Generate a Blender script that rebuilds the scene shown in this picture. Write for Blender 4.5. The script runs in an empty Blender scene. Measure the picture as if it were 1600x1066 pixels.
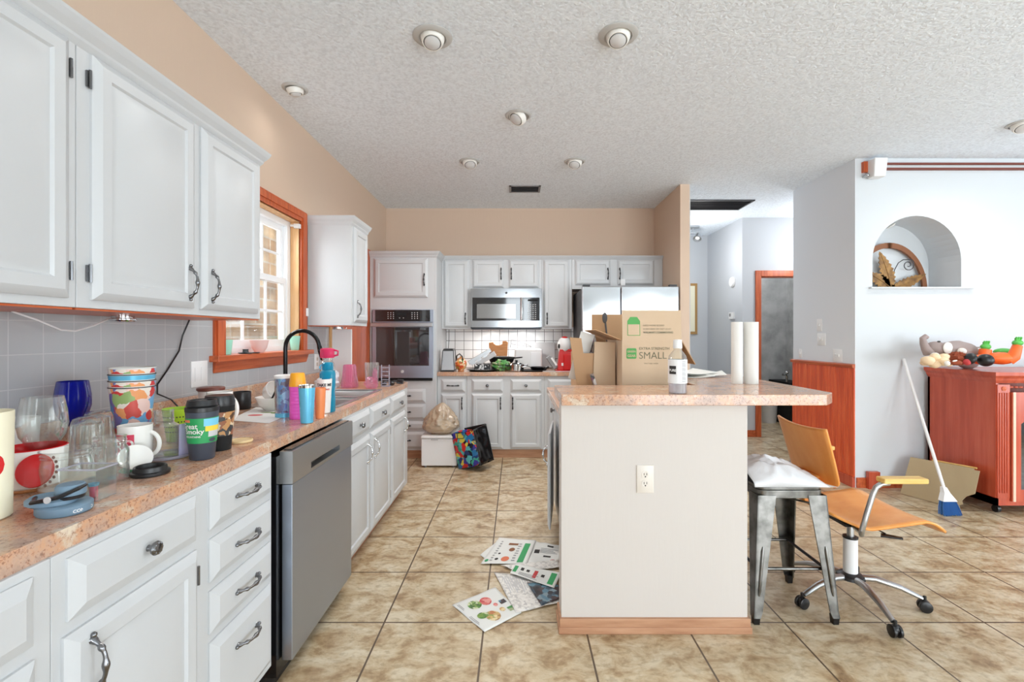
import bpy, bmesh, math, random
from mathutils import Vector, Matrix, Euler, noise
PI = math.pi
sc = bpy.context.scene
COL = sc.collection
random.seed(7)

# ------------------------------------------------------------------ camera, light, exposure
F, CX, CY, H, CEIL = 736.0, 807.0, 524.5, 1.30, 2.815
cam_d = bpy.data.cameras.new('camera')
cam_d.sensor_width = 36.0
cam_d.lens = F / 1600 * 36
cam_d.shift_x = -(CX - 800) / 1600
cam_d.shift_y = (CY - 533) / 1600
cam_d.clip_start = 0.02
cam = bpy.data.objects.new('camera', cam_d)
cam.location = (0, 0, H)
cam.rotation_euler = (PI / 2, 0, 0)
COL.objects.link(cam)
sc.camera = cam

w = bpy.data.worlds.new('daylight_sky')
sc.world = w
w.use_nodes = True
wn = w.node_tree.nodes
wn['Background'].inputs[0].default_value = (0.86, 0.93, 1.0, 1)
wn['Background'].inputs[1].default_value = 2.6

def area(name, loc, rot, sx, sy, power, col=(1, 1, 1)):
    d = bpy.data.lights.new(name, 'AREA')
    d.shape = 'RECTANGLE'
    d.size = sx
    d.size_y = sy
    d.energy = power
    d.color = col
    o = bpy.data.objects.new(name, d)
    o.location = loc
    o.rotation_euler = rot
    COL.objects.link(o)
    return o
# daylight just outside the glazed openings behind and right of the camera
DAY = (0.91, 0.955, 1)
area('daylight_glass_door', (0.05, -3.42, 1.3), (math.radians(105), 0, 0), 0.75, 2.3, 26, DAY)
for k, x in enumerate((2.35, 3.65, 4.95)):
    area('daylight_rear_window', (x, -3.42, 1.05), (math.radians(108), 0, 0), 1.15, 1.75, 38, DAY)
area('daylight_side_window', (6.72, 0.6, 1.3), (math.radians(108), 0, PI / 2), 3.3, 1.9, 38, DAY)
area('daylight_kitchen_window', (-1.95, 2.93, 2.2), (0, -PI / 3, 0), 0.9, 0.9, 30, DAY)
vs = sc.view_settings
vs.view_transform = 'Standard'
vs.look = 'None'
vs.gamma = 1
vs.use_curve_mapping = False
vs.exposure = 0.68
try:
    sc.cycles.max_bounces = 12
    sc.cycles.diffuse_bounces = 7
    sc.cycles.glossy_bounces = 6
    sc.cycles.transparent_max_bounces = 24
    sc.cycles.sample_clamp_indirect = 6
    sc.cycles.use_denoising = True
except Exception:
    pass

# ------------------------------------------------------------------ placing by measured pixels of the survey photo
def onz(px, py, z=0.914):
    """point of the horizontal plane z seen at photo pixel px, py"""
    Y = F * (H - z) / (py - CY)
    return Vector(((px - CX) / F * Y, Y, z))
def atY(px, py, Y):
    return Vector(((px - CX) / F * Y, Y, H - (py - CY) / F * Y))

# ------------------------------------------------------------------ materials
def lin(c):
    c = c / 255.0
    return c / 12.92 if c <= 0.04045 else ((c + 0.055) / 1.055) ** 2.4
def rgb(r, g, b):
    return (lin(r), lin(g), lin(b), 1)
MATS = {}
def base(name, col, rough=0.5, metal=0.0, spec=0.5, **kw):
    m = bpy.data.materials.new(name)
    m.use_nodes = True
    b = m.node_tree.nodes['Principled BSDF']
    b.inputs['Base Color'].default_value = rgb(*col)
    b.inputs['Roughness'].default_value = rough
    b.inputs['Metallic'].default_value = metal
    b.inputs['Specular IOR Level'].default_value = spec
    for k, v in kw.items():
        b.inputs[k].default_value = v
    MATS[name] = m
    return m, m.node_tree.nodes, m.node_tree.links, b
def bump(m_, scale, strength, dist=0.002, detail=3, stretch=None):
    m, N, L, b = m_
    t = N.new('ShaderNodeTexNoise')
    t.inputs['Scale'].default_value = scale
    t.inputs['Detail'].default_value = detail
    g = N.new('ShaderNodeNewGeometry')
    if stretch:
        mp = N.new('ShaderNodeMapping')
        mp.inputs['Scale'].default_value = stretch
        L.new(g.outputs['Position'], mp.inputs[0])
        L.new(mp.outputs[0], t.inputs['Vector'])
    else:
        L.new(g.outputs['Position'], t.inputs['Vector'])
    bp = N.new('ShaderNodeBump')
    bp.inputs['Strength'].default_value = strength
    bp.inputs['Distance'].default_value = dist
    L.new(t.outputs['Fac'], bp.inputs['Height'])
    L.new(bp.outputs[0], b.inputs['Normal'])
    return t
def ramp(N, L, src, stops, out):
    r = N.new('ShaderNodeValToRGB')
    el = r.color_ramp.elements
    while len(el) < len(stops):
        el.new(0.5)
    for e, (p, c) in zip(el, stops):
        e.position = p
        e.color = rgb(*c)
    L.new(src, r.inputs[0])
    if out is not None:
        L.new(r.outputs[0], out)
    return r
def noisecol(m_, scale, stops, detail=5, stretch=None, rough=0.5, local=False):
    m, N, L, b = m_
    t = N.new('ShaderNodeTexNoise')
    t.inputs['Scale'].default_value = scale
    t.inputs['Detail'].default_value = detail
    t.inputs['Roughness'].default_value = rough
    if local:
        g = N.new('ShaderNodeTexCoord')
        src = g.outputs['Object']
    else:
        g = N.new('ShaderNodeNewGeometry')
        src = g.outputs['Position']
    mp = N.new('ShaderNodeMapping')
    mp.inputs['Scale'].default_value = stretch or (1, 1, 1)
    L.new(src, mp.inputs[0])
    L.new(mp.outputs[0], t.inputs['Vector'])
    return ramp(N, L, t.outputs['Fac'], stops, b.inputs['Base Color'])
def tile(m_, ax, off, size, mortar, groutcol, src=None, bumpy=0.4, vary=None):
    """square tiles laid in the wall's own plane; ax = the two world axes"""
    m, N, L, b = m_
    g = N.new('ShaderNodeNewGeometry')
    s = N.new('ShaderNodeSeparateXYZ')
    L.new(g.outputs['Position'], s.inputs[0])
    c = N.new('ShaderNodeCombineXYZ')
    for i in range(2):
        a = N.new('ShaderNodeMath')
        a.operation = 'SUBTRACT'
        a.inputs[1].default_value = off[i] - 40 * size
        L.new(s.outputs[ax[i]], a.inputs[0])
        L.new(a.outputs[0], c.inputs[i])
    t = N.new('ShaderNodeTexBrick')
    t.offset = 0
    t.squash = 1
    t.inputs['Scale'].default_value = 1
    t.inputs['Brick Width'].default_value = size
    t.inputs['Row Height'].default_value = size
    t.inputs['Mortar Size'].default_value = mortar
    t.inputs['Mortar Smooth'].default_value = 0.1
    t.inputs['Color1'].default_value = (0, 0, 0, 1)
    t.inputs['Color2'].default_value = (1, 1, 1, 1)
    t.inputs['Mortar'].default_value = (0.5, 0.5, 0.5, 1)
    L.new(c.outputs[0], t.inputs['Vector'])
    mix = N.new('ShaderNodeMix')
    mix.data_type = 'RGBA'
    L.new(t.outputs['Fac'], mix.inputs[0])
    mix.inputs[7].default_value = rgb(*groutcol)
    if src is not None:
        L.new(src, mix.inputs[6])
    else:
        mix.inputs[6].default_value = b.inputs['Base Color'].default_value
    L.new(mix.outputs[2], b.inputs['Base Color'])
    bp = N.new('ShaderNodeBump')
    bp.invert = True
    bp.inputs['Strength'].default_value = bumpy
    bp.inputs['Distance'].default_value = 0.002
    L.new(t.outputs['Fac'], bp.inputs['Height'])
    L.new(bp.outputs[0], b.inputs['Normal'])
    return t

def plain(name, col, rough=0.5, metal=0.0, spec=0.5, **kw):
    return base(name, col, rough, metal, spec, **kw)[0]

bump(base('white_paint', (198, 200, 202), 0.34), 14, 0.12, 0.003, stretch=(1, 1, 1))
bump(base('beige_wall', (213, 189, 168), 0.8), 60, 0.25, 0.003, stretch=(1, 1, 0.12))
bump(base('pale_beige_wall', (206, 199, 193), 0.8), 60, 0.15, 0.003, stretch=(1, 1, 0.15))
bump(base('grey_wall', (220, 224, 229), 0.8), 30, 0.05)
bump(base('white_wall', (210, 215, 219), 0.8), 30, 0.05)
mt = base('mottled_grey_wall', (150, 150, 148), 0.8)
noisecol(mt, 4, [(0.3, (140, 141, 140)), (0.6, (186, 187, 186))], 8)
# popcorn ceiling
mt = base('popcorn_ceiling', (206, 206, 206), 0.9)
m, N, L, b = mt
t = bump(mt, 62, 0.8, 0.007, 3)
r = ramp(N, L, t.outputs['Fac'], [(0.3, (217, 225, 233)), (0.6, (236, 245, 253))], b.inputs['Base Color'])
# floor tile
mt = base('floor_tile', (190, 165, 125), 0.32)
m, N, L, b = mt
g = N.new('ShaderNodeNewGeometry')
mp = N.new('ShaderNodeMapping')
mp.inputs['Scale'].default_value = (0.85, 1.15, 1)
L.new(g.outputs['Position'], mp.inputs[0])
n1 = N.new('ShaderNodeTexNoise')
n1.inputs['Scale'].default_value = 8
n1.inputs['Detail'].default_value = 9
n1.inputs['Roughness'].default_value = 0.66
n1.inputs['Distortion'].default_value = 0.5
L.new(mp.outputs[0], n1.inputs['Vector'])
rr = ramp(N, L, n1.outputs['Fac'], [(0.30, (138, 110, 80)), (0.41, (172, 146, 112)), (0.50, (194, 174, 142)), (0.62, (210, 196, 170))], None)
n2 = N.new('ShaderNodeTexNoise')
n2.inputs['Scale'].default_value = 34.0
n2.inputs['Detail'].default_value = 6
L.new(mp.outputs[0], n2.inputs['Vector'])
r2 = ramp(N, L, n2.outputs['Fac'], [(0.36, (196, 184, 168)), (0.5, (255, 255, 255))], None)
mx = N.new('ShaderNodeMix')
mx.data_type = 'RGBA'
mx.blend_type = 'MULTIPLY'
mx.inputs[0].default_value = 0.45
L.new(rr.outputs[0], mx.inputs[6])
L.new(r2.outputs[0], mx.inputs[7])
tb = tile(mt, (0, 1), (-0.146, 2.134), 0.4528, 0.0042, (96, 78, 62), mx.outputs[2], 0.5)
# offset the mottling of each tile
va = N.new('ShaderNodeVectorMath')
va.operation = 'MULTIPLY_ADD'
L.new(tb.outputs['Color'], va.inputs[0])
va.inputs[1].default_value = (3.7, 2.9, 1)
L.new(mp.outputs[0], va.inputs[2])
# the laminate counter
def granite(name, shift=0.0):
    mt = base(name, (190, 150, 125), 0.16)
    m, N, L, b = mt
    g = N.new('ShaderNodeNewGeometry')
    n1 = N.new('ShaderNodeTexNoise')
    n1.inputs['Scale'].default_value = 9
    n1.inputs['Detail'].default_value = 8
    n1.inputs['Roughness'].default_value = 0.7
    L.new(g.outputs['Position'], n1.inputs['Vector'])
    r1 = ramp(N, L, n1.outputs['Fac'], [(0.34, (168, 142, 128)), (0.45, (194, 162, 142)), (0.54, (206, 160, 128)), (0.60, (204, 180, 158)), (0.68, (220, 206, 188))], None)
    n2 = N.new('ShaderNodeTexNoise')
    n2.inputs['Scale'].default_value = 120
    n2.inputs['Detail'].default_value = 4
    n2.inputs['Roughness'].default_value = 0.8
    L.new(g.outputs['Position'], n2.inputs['Vector'])
    r2 = ramp(N, L, n2.outputs['Fac'], [(0.33, (110, 98, 94)), (0.41, (206, 168, 150)), (0.48, (255, 255, 255)), (0.62, (255, 250, 240))], None)
    mx = N.new('ShaderNodeMix')
    mx.data_type = 'RGBA'
    mx.blend_type = 'MULTIPLY'
    mx.inputs[0].default_value = 0.7
    L.new(r1.outputs[0], mx.inputs[6])
    L.new(r2.outputs[0], mx.inputs[7])
    L.new(mx.outputs[2], b.inputs['Base Color'])
granite('granite_laminate')
# woods
def wood(name, a, b_, c, rough=0.4, scale=6, stretch=(6, 6, 0.5)):
    mt = base(name, b_, rough)
    noisecol(mt, scale, [(0.3, a), (0.5, b_), (0.7, c)], 6, stretch, 0.6)
wood('orange_wood', (164, 70, 30), (192, 90, 46), (208, 112, 64), 0.35)
wood('orange_wood_y', (160, 68, 30), (190, 90, 46), (208, 112, 66), 0.35, 6, (6, 0.5, 6))
wood('light_jamb_wood', (200, 150, 98), (218, 172, 120), (230, 190, 142), 0.5)
wood('kick_wood', (166, 118, 88), (184, 138, 106), (198, 154, 122), 0.5, 6, (0.6, 6, 6))
wood('kick_wood_y', (150, 106, 78), (176, 128, 98), (190, 146, 116), 0.5, 6, (6, 0.6, 6))
wood('cherry_wood', (166, 66, 44), (188, 80, 54), (200, 96, 68), 0.25, 4, (5, 5, 0.35))
wood('plywood_orange', (228, 146, 66), (234, 156, 78), (238, 168, 92), 0.3, 3, (4, 4, 1))
wood('armrest_wood', (214, 168, 84), (226, 184, 102), (236, 200, 124), 0.4, 5, (1, 8, 8))
wood('caddy_wood', (170, 110, 66), (190, 128, 78), (204, 144, 94), 0.5, 8, (1, 8, 8))
mt = base('wainscot_wood', (188, 84, 46), 0.4)
m, N, L, b = mt
noisecol(mt, 5, [(0.3, (196, 74, 36)), (0.55, (220, 94, 48)), (0.75, (230, 116, 66))], 6, (5, 5, 0.5))
# cardboard
bump(base('cardboard', (200, 176, 148), 0.85), 40, 0.05)
plain('cardboard_dark', (184, 148, 112), 0.85)
plain('fibreboard', (176, 156, 122), 0.8)
# tiles
mt = base('grey_tile', (176, 177, 179), 0.22)
tile(mt, (1, 2), (1.540, 1.347), 0.1068, 0.0016, (196, 196, 196))
mt = base('white_tile', (242, 243, 244), 0.2)
tile(mt, (0, 2), (-0.412, 1.238), 0.1062, 0.0032, (120, 118, 116))
mt = base('outdoor_brick', (180, 155, 125), 0.9)
m, N, L, b = mt
g = N.new('ShaderNodeNewGeometry')
s = N.new('ShaderNodeSeparateXYZ')
c = N.new('ShaderNodeCombineXYZ')
L.new(g.outputs['Position'], s.inputs[0])
L.new(s.outputs[1], c.inputs[0])
L.new(s.outputs[2], c.inputs[1])
t = N.new('ShaderNodeTexBrick')
for k, v in (('Scale', 1), ('Brick Width', 0.34), ('Row Height', 0.16), ('Mortar Size', 0.012)):
    t.inputs[k].default_value = v
t.inputs['Color1'].default_value = rgb(196, 168, 134)
t.inputs['Color2'].default_value = rgb(140, 108, 80)
t.inputs['Mortar'].default_value = rgb(176, 164, 148)
L.new(c.outputs[0], t.inputs['Vector'])
nb = N.new('ShaderNodeTexNoise')
nb.inputs['Scale'].default_value = 14
nb.inputs['Detail'].default_value = 6
r2 = ramp(N, L, nb.outputs['Fac'], [(0.35, (130, 120, 110)), (0.6, (255, 255, 255))], None)
mx = N.new('ShaderNodeMix')
mx.data_type = 'RGBA'
mx.blend_type = 'MULTIPLY'
mx.inputs[0].default_value = 0.8
L.new(t.outputs['Color'], mx.inputs[6])
L.new(r2.outputs[0], mx.inputs[7])
L.new(mx.outputs[2], b.inputs['Base Color'])
# metals
mt = base('stainless', (176, 186, 202), 0.36, 1.0)
bump(mt, 30, 0.12, 0.001, 2, (0.3, 1, 12))
mt = base('brushed_steel', (176, 178, 182), 0.14, 1.0)
bump(mt, 30, 0.03, 0.001, 2, (12, 1, 0.3))
mt = base('fridge_steel', (205, 206, 208), 0.13, 1.0)
bump(mt, 2.2, 0.25, 0.05, 1, (1, 1, 1))
plain('chrome', (210, 210, 210), 0.08, 1.0)
plain('pewter', (128, 128, 130), 0.2, 1.0)
plain('dark_metal', (60, 60, 62), 0.3, 1.0)
plain('satin_metal', (190, 192, 194), 0.32, 1.0)
mt = base('gunmetal', (118, 118, 116), 0.3, 1.0)
noisecol(mt, 14, [(0.3, (84, 83, 80)), (0.6, (138, 137, 134))], 5)
plain('black_steel', (24, 24, 26), 0.18, 0.4)
plain('black_glass', (30, 30, 32), 0.05, 0.0, 0.9)
plain('oven_window', (46, 46, 48), 0.04, 0.0, 1.0)
plain('micro_window', (150, 150, 150), 0.12, 0.6)
plain('black_plastic', (28, 28, 30), 0.35)
plain('matte_black', (14, 14, 15), 0.8)
plain('dark_grey', (70, 70, 72), 0.5)
plain('mid_grey', (140, 140, 142), 0.5)
plain('light_grey', (196, 196, 198), 0.5)
plain('white_plastic', (232, 232, 232), 0.35)
plain('off_white_plastic', (222, 214, 204), 0.4)
plain('vinyl_white', (236, 238, 240), 0.35)
plain('paper_white', (222, 222, 218), 0.8)
plain('cream', (238, 232, 206), 0.4)
plain('white_ceramic', (238, 236, 232), 0.15)
plain('red_gloss', (206, 28, 32), 0.2)
plain('red_plastic', (206, 34, 34), 0.3)
plain('green_print', (36, 150, 84), 0.5)
plain('box_green', (88, 160, 88), 0.8)
plain('box_ink', (120, 118, 96), 0.85)
plain('dark_ink', (52, 48, 46), 0.8)
plain('yellow_print', (242, 206, 70), 0.5)
plain('sky_print', (120, 196, 226), 0.5)
plain('brown_print', (132, 82, 50), 0.6)
plain('salmon_print', (214, 118, 84), 0.7)
plain('red_print', (192, 60, 62), 0.7)
plain('leaf_print', (104, 146, 66), 0.7)
plain('tan_print', (202, 166, 108), 0.7)
plain('teal_print', (60, 112, 128), 0.7)
plain('charcoal_blue', (62, 68, 80), 0.35)
plain('slate_blue', (112, 138, 158), 0.4)
plain('hot_pink', (240, 96, 204), 0.35)
plain('cap_orange', (250, 172, 40), 0.3)
plain('tumbler_blue', (104, 190, 228), 0.22, 0.25)
plain('tumbler_orange', (240, 142, 88), 0.35)
plain('lime', (176, 214, 50), 0.4)
plain('emerald', (26, 150, 92), 0.4)
plain('cork_tan', (228, 200, 150), 0.6)
plain('blush', (232, 196, 190), 0.4)
plain('mint', (160, 222, 200), 0.4)
plain('peach', (244, 200, 176), 0.5)
plain('brown_lid', (112, 58, 46), 0.4)
plain('broom_blue', (58, 112, 176), 0.7)
plain('rail_brown', (116, 56, 44), 0.45)
plain('plush_grey', (164, 148, 144), 0.95)
plain('plush_cream', (238, 212, 176), 0.95)
plain('plush_brown', (146, 70, 44), 0.95)
plain('plush_white', (236, 230, 222), 0.95)
plain('toy_orange', (246, 112, 44), 0.45)
plain('toy_green', (90, 186, 80), 0.4)
plain('gold_frame', (170, 130, 74), 0.45)
mt = base('antique_leaf', (140, 100, 52), 0.6)
noisecol(mt, 18, [(0.35, (110, 76, 40)), (0.6, (164, 122, 66))], 4)
plain('iron', (58, 56, 60), 0.5)
plain('bulb_lens', (206, 206, 206), 0.3)
plain('fixture_white', (236, 235, 230), 0.4)
plain('trim_ring', (188, 188, 186), 0.5)  # greyer than the fixture, standing in for shade on the tilted ring
plain('rose_ink', (214, 60, 90), 0.5)
bump(base('grey_wall_dim', (198, 201, 205), 0.8), 30, 0.05)  # darker copy of grey_wall, the hall's dimness put into the colour
plain('pot_orange', (214, 150, 96), 0.25)
def glassy(name, col, rough=0.02, tint=0.93, blend=0.25, body=0.0):
    m = bpy.data.materials.new(name)
    m.use_nodes = True
    N, L = m.node_tree.nodes, m.node_tree.links
    N.clear()
    out = N.new('ShaderNodeOutputMaterial')
    tr = N.new('ShaderNodeBsdfTransparent')
    tr.inputs[0].default_value = rgb(*col)
    gl = N.new('ShaderNodeBsdfGlossy')
    gl.inputs['Roughness'].default_value = rough
    lw = N.new('ShaderNodeLayerWeight')
    lw.inputs[0].default_value = blend
    mx = N.new('ShaderNodeMixShader')
    L.new(lw.outputs['Facing'], mx.inputs[0])
    mp = N.new('ShaderNodeMath')
    mp.operation = 'MULTIPLY'
    mp.inputs[1].default_value = tint
    L.new(lw.outputs['Facing'], mp.inputs[0])
    L.new(mp.outputs[0], mx.inputs[0])
    L.new(tr.outputs[0], mx.inputs[1])
    L.new(gl.outputs[0], mx.inputs[2])
    last = mx
    if body:
        df = N.new('ShaderNodeBsdfDiffuse')
        df.inputs[0].default_value = rgb(*col)
        m2 = N.new('ShaderNodeMixShader')
        m2.inputs[0].default_value = body
        L.new(mx.outputs[0], m2.inputs[1])
        L.new(df.outputs[0], m2.inputs[2])
        last = m2
    L.new(last.outputs[0], out.inputs[0])
    MATS[name] = m
    return m
glassy('clear_glass', (252, 254, 253), 0.05, 1.0, 0.3, 0.035)
glassy('window_glass', (250, 252, 252), 0.01, 0.35, 0.2)
glassy('frosty_plastic', (232, 232, 242), 0.2, 0.6, 0.3, 0.25)
glassy('lilac_plastic', (214, 212, 240), 0.2, 0.6, 0.3, 0.45)
glassy('cobalt_glass', (34, 44, 190), 0.03, 0.9, 0.3, 0.35)
glassy('teal_plastic', (40, 170, 206), 0.08, 0.8, 0.3, 0.5)
glassy('pink_glass', (252, 208, 228), 0.05, 0.9, 0.3, 0.12)
glassy('pink_plastic', (232, 72, 120), 0.08, 0.7, 0.3, 0.6)
glassy('smoke_glass', (60, 48, 44), 0.04, 0.8, 0.3, 0.1)
base('tan_film', (196, 174, 146), 0.2, 0, 0.8, Alpha=0.72, **{'Coat Weight': 1.0, 'Coat Roughness': 0.12})
base('white_film', (228, 229, 232), 0.3, 0, 0.6, Alpha=0.9, **{'Coat Weight': 0.5, 'Coat Roughness': 0.2})
def confetti(name, cols, scale, stretch=(1, 1, 1), rough=0.35):
    """a blotchy generic print"""
    mt = base(name, cols[0], rough)
    m, N, L, b = mt
    g = N.new('ShaderNodeTexCoord')
    mp = N.new('ShaderNodeMapping')
    mp.inputs['Scale'].default_value = stretch
    L.new(g.outputs['Object'], mp.inputs[0])
    n0 = N.new('ShaderNodeTexNoise')
    n0.inputs['Scale'].default_value = scale * 0.7
    n0.inputs['Detail'].default_value = 3
    L.new(mp.outputs[0], n0.inputs['Vector'])
    ad = N.new('ShaderNodeVectorMath')
    ad.operation = 'MULTIPLY_ADD'
    ad.inputs[1].default_value = (0.6 / scale * 3, 0.6 / scale * 3, 0.6 / scale * 3)
    L.new(n0.outputs['Color'], ad.inputs[0])
    L.new(mp.outputs[0], ad.inputs[2])
    v = N.new('ShaderNodeTexVoronoi')
    v.inputs['Scale'].default_value = scale
    L.new(ad.outputs[0], v.inputs['Vector'])
    s = N.new('ShaderNodeSeparateColor')
    L.new(v.outputs['Color'], s.inputs[0])
    r = ramp(N, L, s.outputs[0], [(i / len(cols), c) for i, c in enumerate(cols)], b.inputs['Base Color'])
    r.color_ramp.interpolation = 'CONSTANT'
    return mt[0]
confetti('party_print', [(212, 84, 76), (240, 206, 196), (110, 170, 214), (236, 160, 104), (120, 110, 170), (236, 226, 214), (150, 176, 110), (206, 60, 60)], 30)
confetti('tote_print', [(40, 120, 180), (60, 170, 150), (30, 60, 120), (210, 50, 50), (90, 190, 200), (220, 210, 90), (60, 60, 160), (20, 30, 50)], 24, rough=0.2)
confetti('steel_blue_print', [(150, 190, 224), (96, 110, 170), (120, 180, 220), (90, 80, 120), (80, 130, 200)], 42)
confetti('stripe_fruit_print', [(222, 130, 60), (198, 74, 40), (226, 186, 110), (120, 140, 60), (240, 220, 190)], 45)
confetti('brown_label_print', [(60, 60, 62), (190, 140, 90), (90, 64, 48), (220, 200, 170), (150, 90, 60)], 60)
confetti('salad_print', [(90, 140, 60), (140, 170, 90), (70, 110, 50), (210, 214, 180), (120, 150, 70)], 60)
confetti('meat_print', [(196, 70, 74), (214, 110, 104), (170, 60, 60), (222, 150, 140)], 50)
confetti('dish_print', [(206, 172, 110), (170, 128, 78), (226, 206, 160), (150, 160, 80), (190, 120, 70)], 60)
confetti('newsprint', [(214, 210, 204), (226, 222, 216), (196, 192, 188), (232, 228, 222)], 70)
confetti('dark_flyer', [(50, 70, 86), (90, 130, 150), (40, 38, 44), (130, 150, 160), (70, 50, 50)], 34)
confetti('black_dot_print', [(24, 24, 26), (24, 24, 26), (28, 28, 30), (220, 220, 220)], 60)
confetti('greens_print', [(70, 140, 70), (110, 170, 90), (160, 170, 130), (60, 90, 50)], 40)
confetti('clutter_print', [(214, 210, 206), (60, 58, 60), (140, 120, 110), (226, 222, 220), (120, 60, 90)], 40)

# ------------------------------------------------------------------ mesh builder
ORG = {}
class MB:
    def __init__(s):
        s.bm = bmesh.new()
    def _f(s, vs, m=0):
        try:
            f = s.bm.faces.new(vs)
            f.material_index = m
            return f
        except ValueError:
            return None
    def box(s, x0, x1, y0, y1, z0, z1, m=0, M=None):
        s.frust((x0, x1, y0, y1), z0, (x0, x1, y0, y1), z1, m, M)
        return s
    def frust(s, a, z0, b, z1, m=0, M=None):
        P = [(a[0], a[2], z0), (a[1], a[2], z0), (a[1], a[3], z0), (a[0], a[3], z0),
             (b[0], b[2], z1), (b[1], b[2], z1), (b[1], b[3], z1), (b[0], b[3], z1)]
        P = [Vector(p) for p in P]
        if M is not None:
            P = [M @ p for p in P]
        v = [s.bm.verts.new(p) for p in P]
        for q in ((3, 2, 1, 0), (4, 5, 6, 7), (0, 1, 5, 4), (1, 2, 6, 5), (2, 3, 7, 6), (3, 0, 4, 7)):
            s._f([v[i] for i in q], m)
        return s
    def ob(s, c, size, rot=(0, 0, 0), m=0):
        M = Matrix.Translation(c) @ Euler(rot).to_matrix().to_4x4()
        return s.box(-size[0] / 2, size[0] / 2, -size[1] / 2, size[1] / 2, -size[2] / 2, size[2] / 2, m, M)
    def prism(s, pts, axis, a0, a1, m=0, M=None):
        def P(p, a):
            v = {'z': (p[0], p[1], a), 'y': (p[0], a, p[1]), 'x': (a, p[0], p[1])}[axis]
            v = Vector(v)
            return M @ v if M is not None else v
        A = [s.bm.verts.new(P(p, a0)) for p in pts]
        B = [s.bm.verts.new(P(p, a1)) for p in pts]
        s._f(A[::-1], m)
        s._f(B, m)
        n = len(pts)
        for i in range(n):
            s._f([A[i], A[(i + 1) % n], B[(i + 1) % n], B[i]], m)
        return s
    def lathe(s, prof, c=(0, 0, 0), n=28, m=0, M=None, sx=1, sy=1):
        rings = []
        for r, z in prof:
            ring = []
            k = 1 if r < 1e-6 else n
            for i in range(k):
                a = 2 * PI * i / n
                p = Vector((r * math.cos(a) * sx, r * math.sin(a) * sy, z))
                if M is not None:
                    p = M @ p
                ring.append(s.bm.verts.new(p + Vector(c)))
            rings.append(ring)
        for A, B in zip(rings, rings[1:]):
            if len(A) == 1 and len(B) == 1:
                continue
            for i in range(n):
                j = (i + 1) % n
                if len(A) == 1:
                    s._f([A[0], B[j], B[i]], m)
                elif len(B) == 1:
                    s._f([A[i], A[j], B[0]], m)
                else:
                    s._f([A[i], A[j], B[j], B[i]], m)
        return s
    def cyl(s, p0, p1, r0, r1=None, n=16, m=0):
        return s.tube([p0, p1], [r0, r0 if r1 is None else r1], n, m)
    def tube(s, pts, r, n=8, m=0, closed=False, flat=1.0):
        pts = [Vector(p) for p in pts]
        if not isinstance(r, (list, tuple)):
            r = [r] * len(pts)
        rings = []
        up = None
        k = len(pts)
        for i, p in enumerate(pts):
            a = pts[i - 1] if (i > 0 or closed) else pts[i]
            b = pts[(i + 1) % k] if (i < k - 1 or closed) else pts[i]
            t = (b - a)
            if t.length < 1e-9:
                t = Vector((0, 0, 1))
            t.normalize()
            if up is None:
                up = Vector((0, 0, 1)) if abs(t.z) < 0.9 else Vector((1, 0, 0))
            u = t.cross(up)
            if u.length < 1e-5:
                u = t.orthogonal()
            u.normalize()
            v = u.cross(t).normalized()
            up = v
            rings.append([s.bm.verts.new(p + (u * math.cos(2 * PI * j / n) + v * math.sin(2 * PI * j / n) * flat) * r[i]) for j in range(n)])
        for i in range(k if closed else k - 1):
            A, B = rings[i], rings[(i + 1) % k]
            for j in range(n):
                s._f([A[j], A[(j + 1) % n], B[(j + 1) % n], B[j]], m)
        if not closed:
            s._f(rings[0][::-1], m)
            s._f(rings[-1], m)
        return s
    def ell(s, c, rad, rot=(0, 0, 0), m=0, n=18, k=12, disp=0, freq=1.0, seed=0, flat=None):
        R = Euler(rot).to_matrix()
        rings = []
        for i in range(k + 1):
            th = PI * i / k
            ring = []
            for j in range(1 if i in (0, k) else n):
                ph = 2 * PI * j / n
                d = Vector((math.sin(th) * math.cos(ph), math.sin(th) * math.sin(ph), math.cos(th)))
                f = 1
                if disp:
                    f += disp * noise.fractal(d * freq + Vector((seed, seed * 2.3, 0)), 1.0, 2.0, 4)
                p = R @ Vector((d.x * rad[0] * f, d.y * rad[1] * f, d.z * rad[2] * f)) + Vector(c)
                if flat is not None and p.z < flat:
                    p.z = flat
                ring.append(s.bm.verts.new(p))
            rings.append(ring)
        for A, B in zip(rings, rings[1:]):
            for j in range(n):
                q = (j + 1) % n
                if len(A) == 1:
                    s._f([A[0], B[j], B[q]], m)
                elif len(B) == 1:
                    s._f([A[q], A[j], B[0]], m)
                else:
                    s._f([A[j], B[j], B[q], A[q]], m)
        return s
    def sheet(s, fn, nu, nv, m=0, mf=None):
        V = [[s.bm.verts.new(fn(i / nu, j / nv)) for j in range(nv + 1)] for i in range(nu + 1)]
        for i in range(nu):
            for j in range(nv):
                s._f([V[i][j], V[i + 1][j], V[i + 1][j + 1], V[i][j + 1]], mf(i / nu, j / nv) if mf else m)
        return s
    def panel(s, o, u, v, n, w, h, rings, m=0):
        """nested rectangles: a raised door or drawer front"""
        o, u, v, n = Vector(o), Vector(u), Vector(v), Vector(n)
        R = []
        for ins, d in rings:
            ins = min(ins, w * 0.42, h * 0.42)
            R.append([s.bm.verts.new(o + u * a + v * b + n * d) for a, b in ((ins, ins), (w - ins, ins), (w - ins, h - ins), (ins, h - ins))])
        s._f(R[0][::-1], m)
        for A, B in zip(R, R[1:]):
            for i in range(4):
                s._f([A[i], A[(i + 1) % 4], B[(i + 1) % 4], B[i]], m)
        s._f(R[-1], m)
        return s
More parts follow.
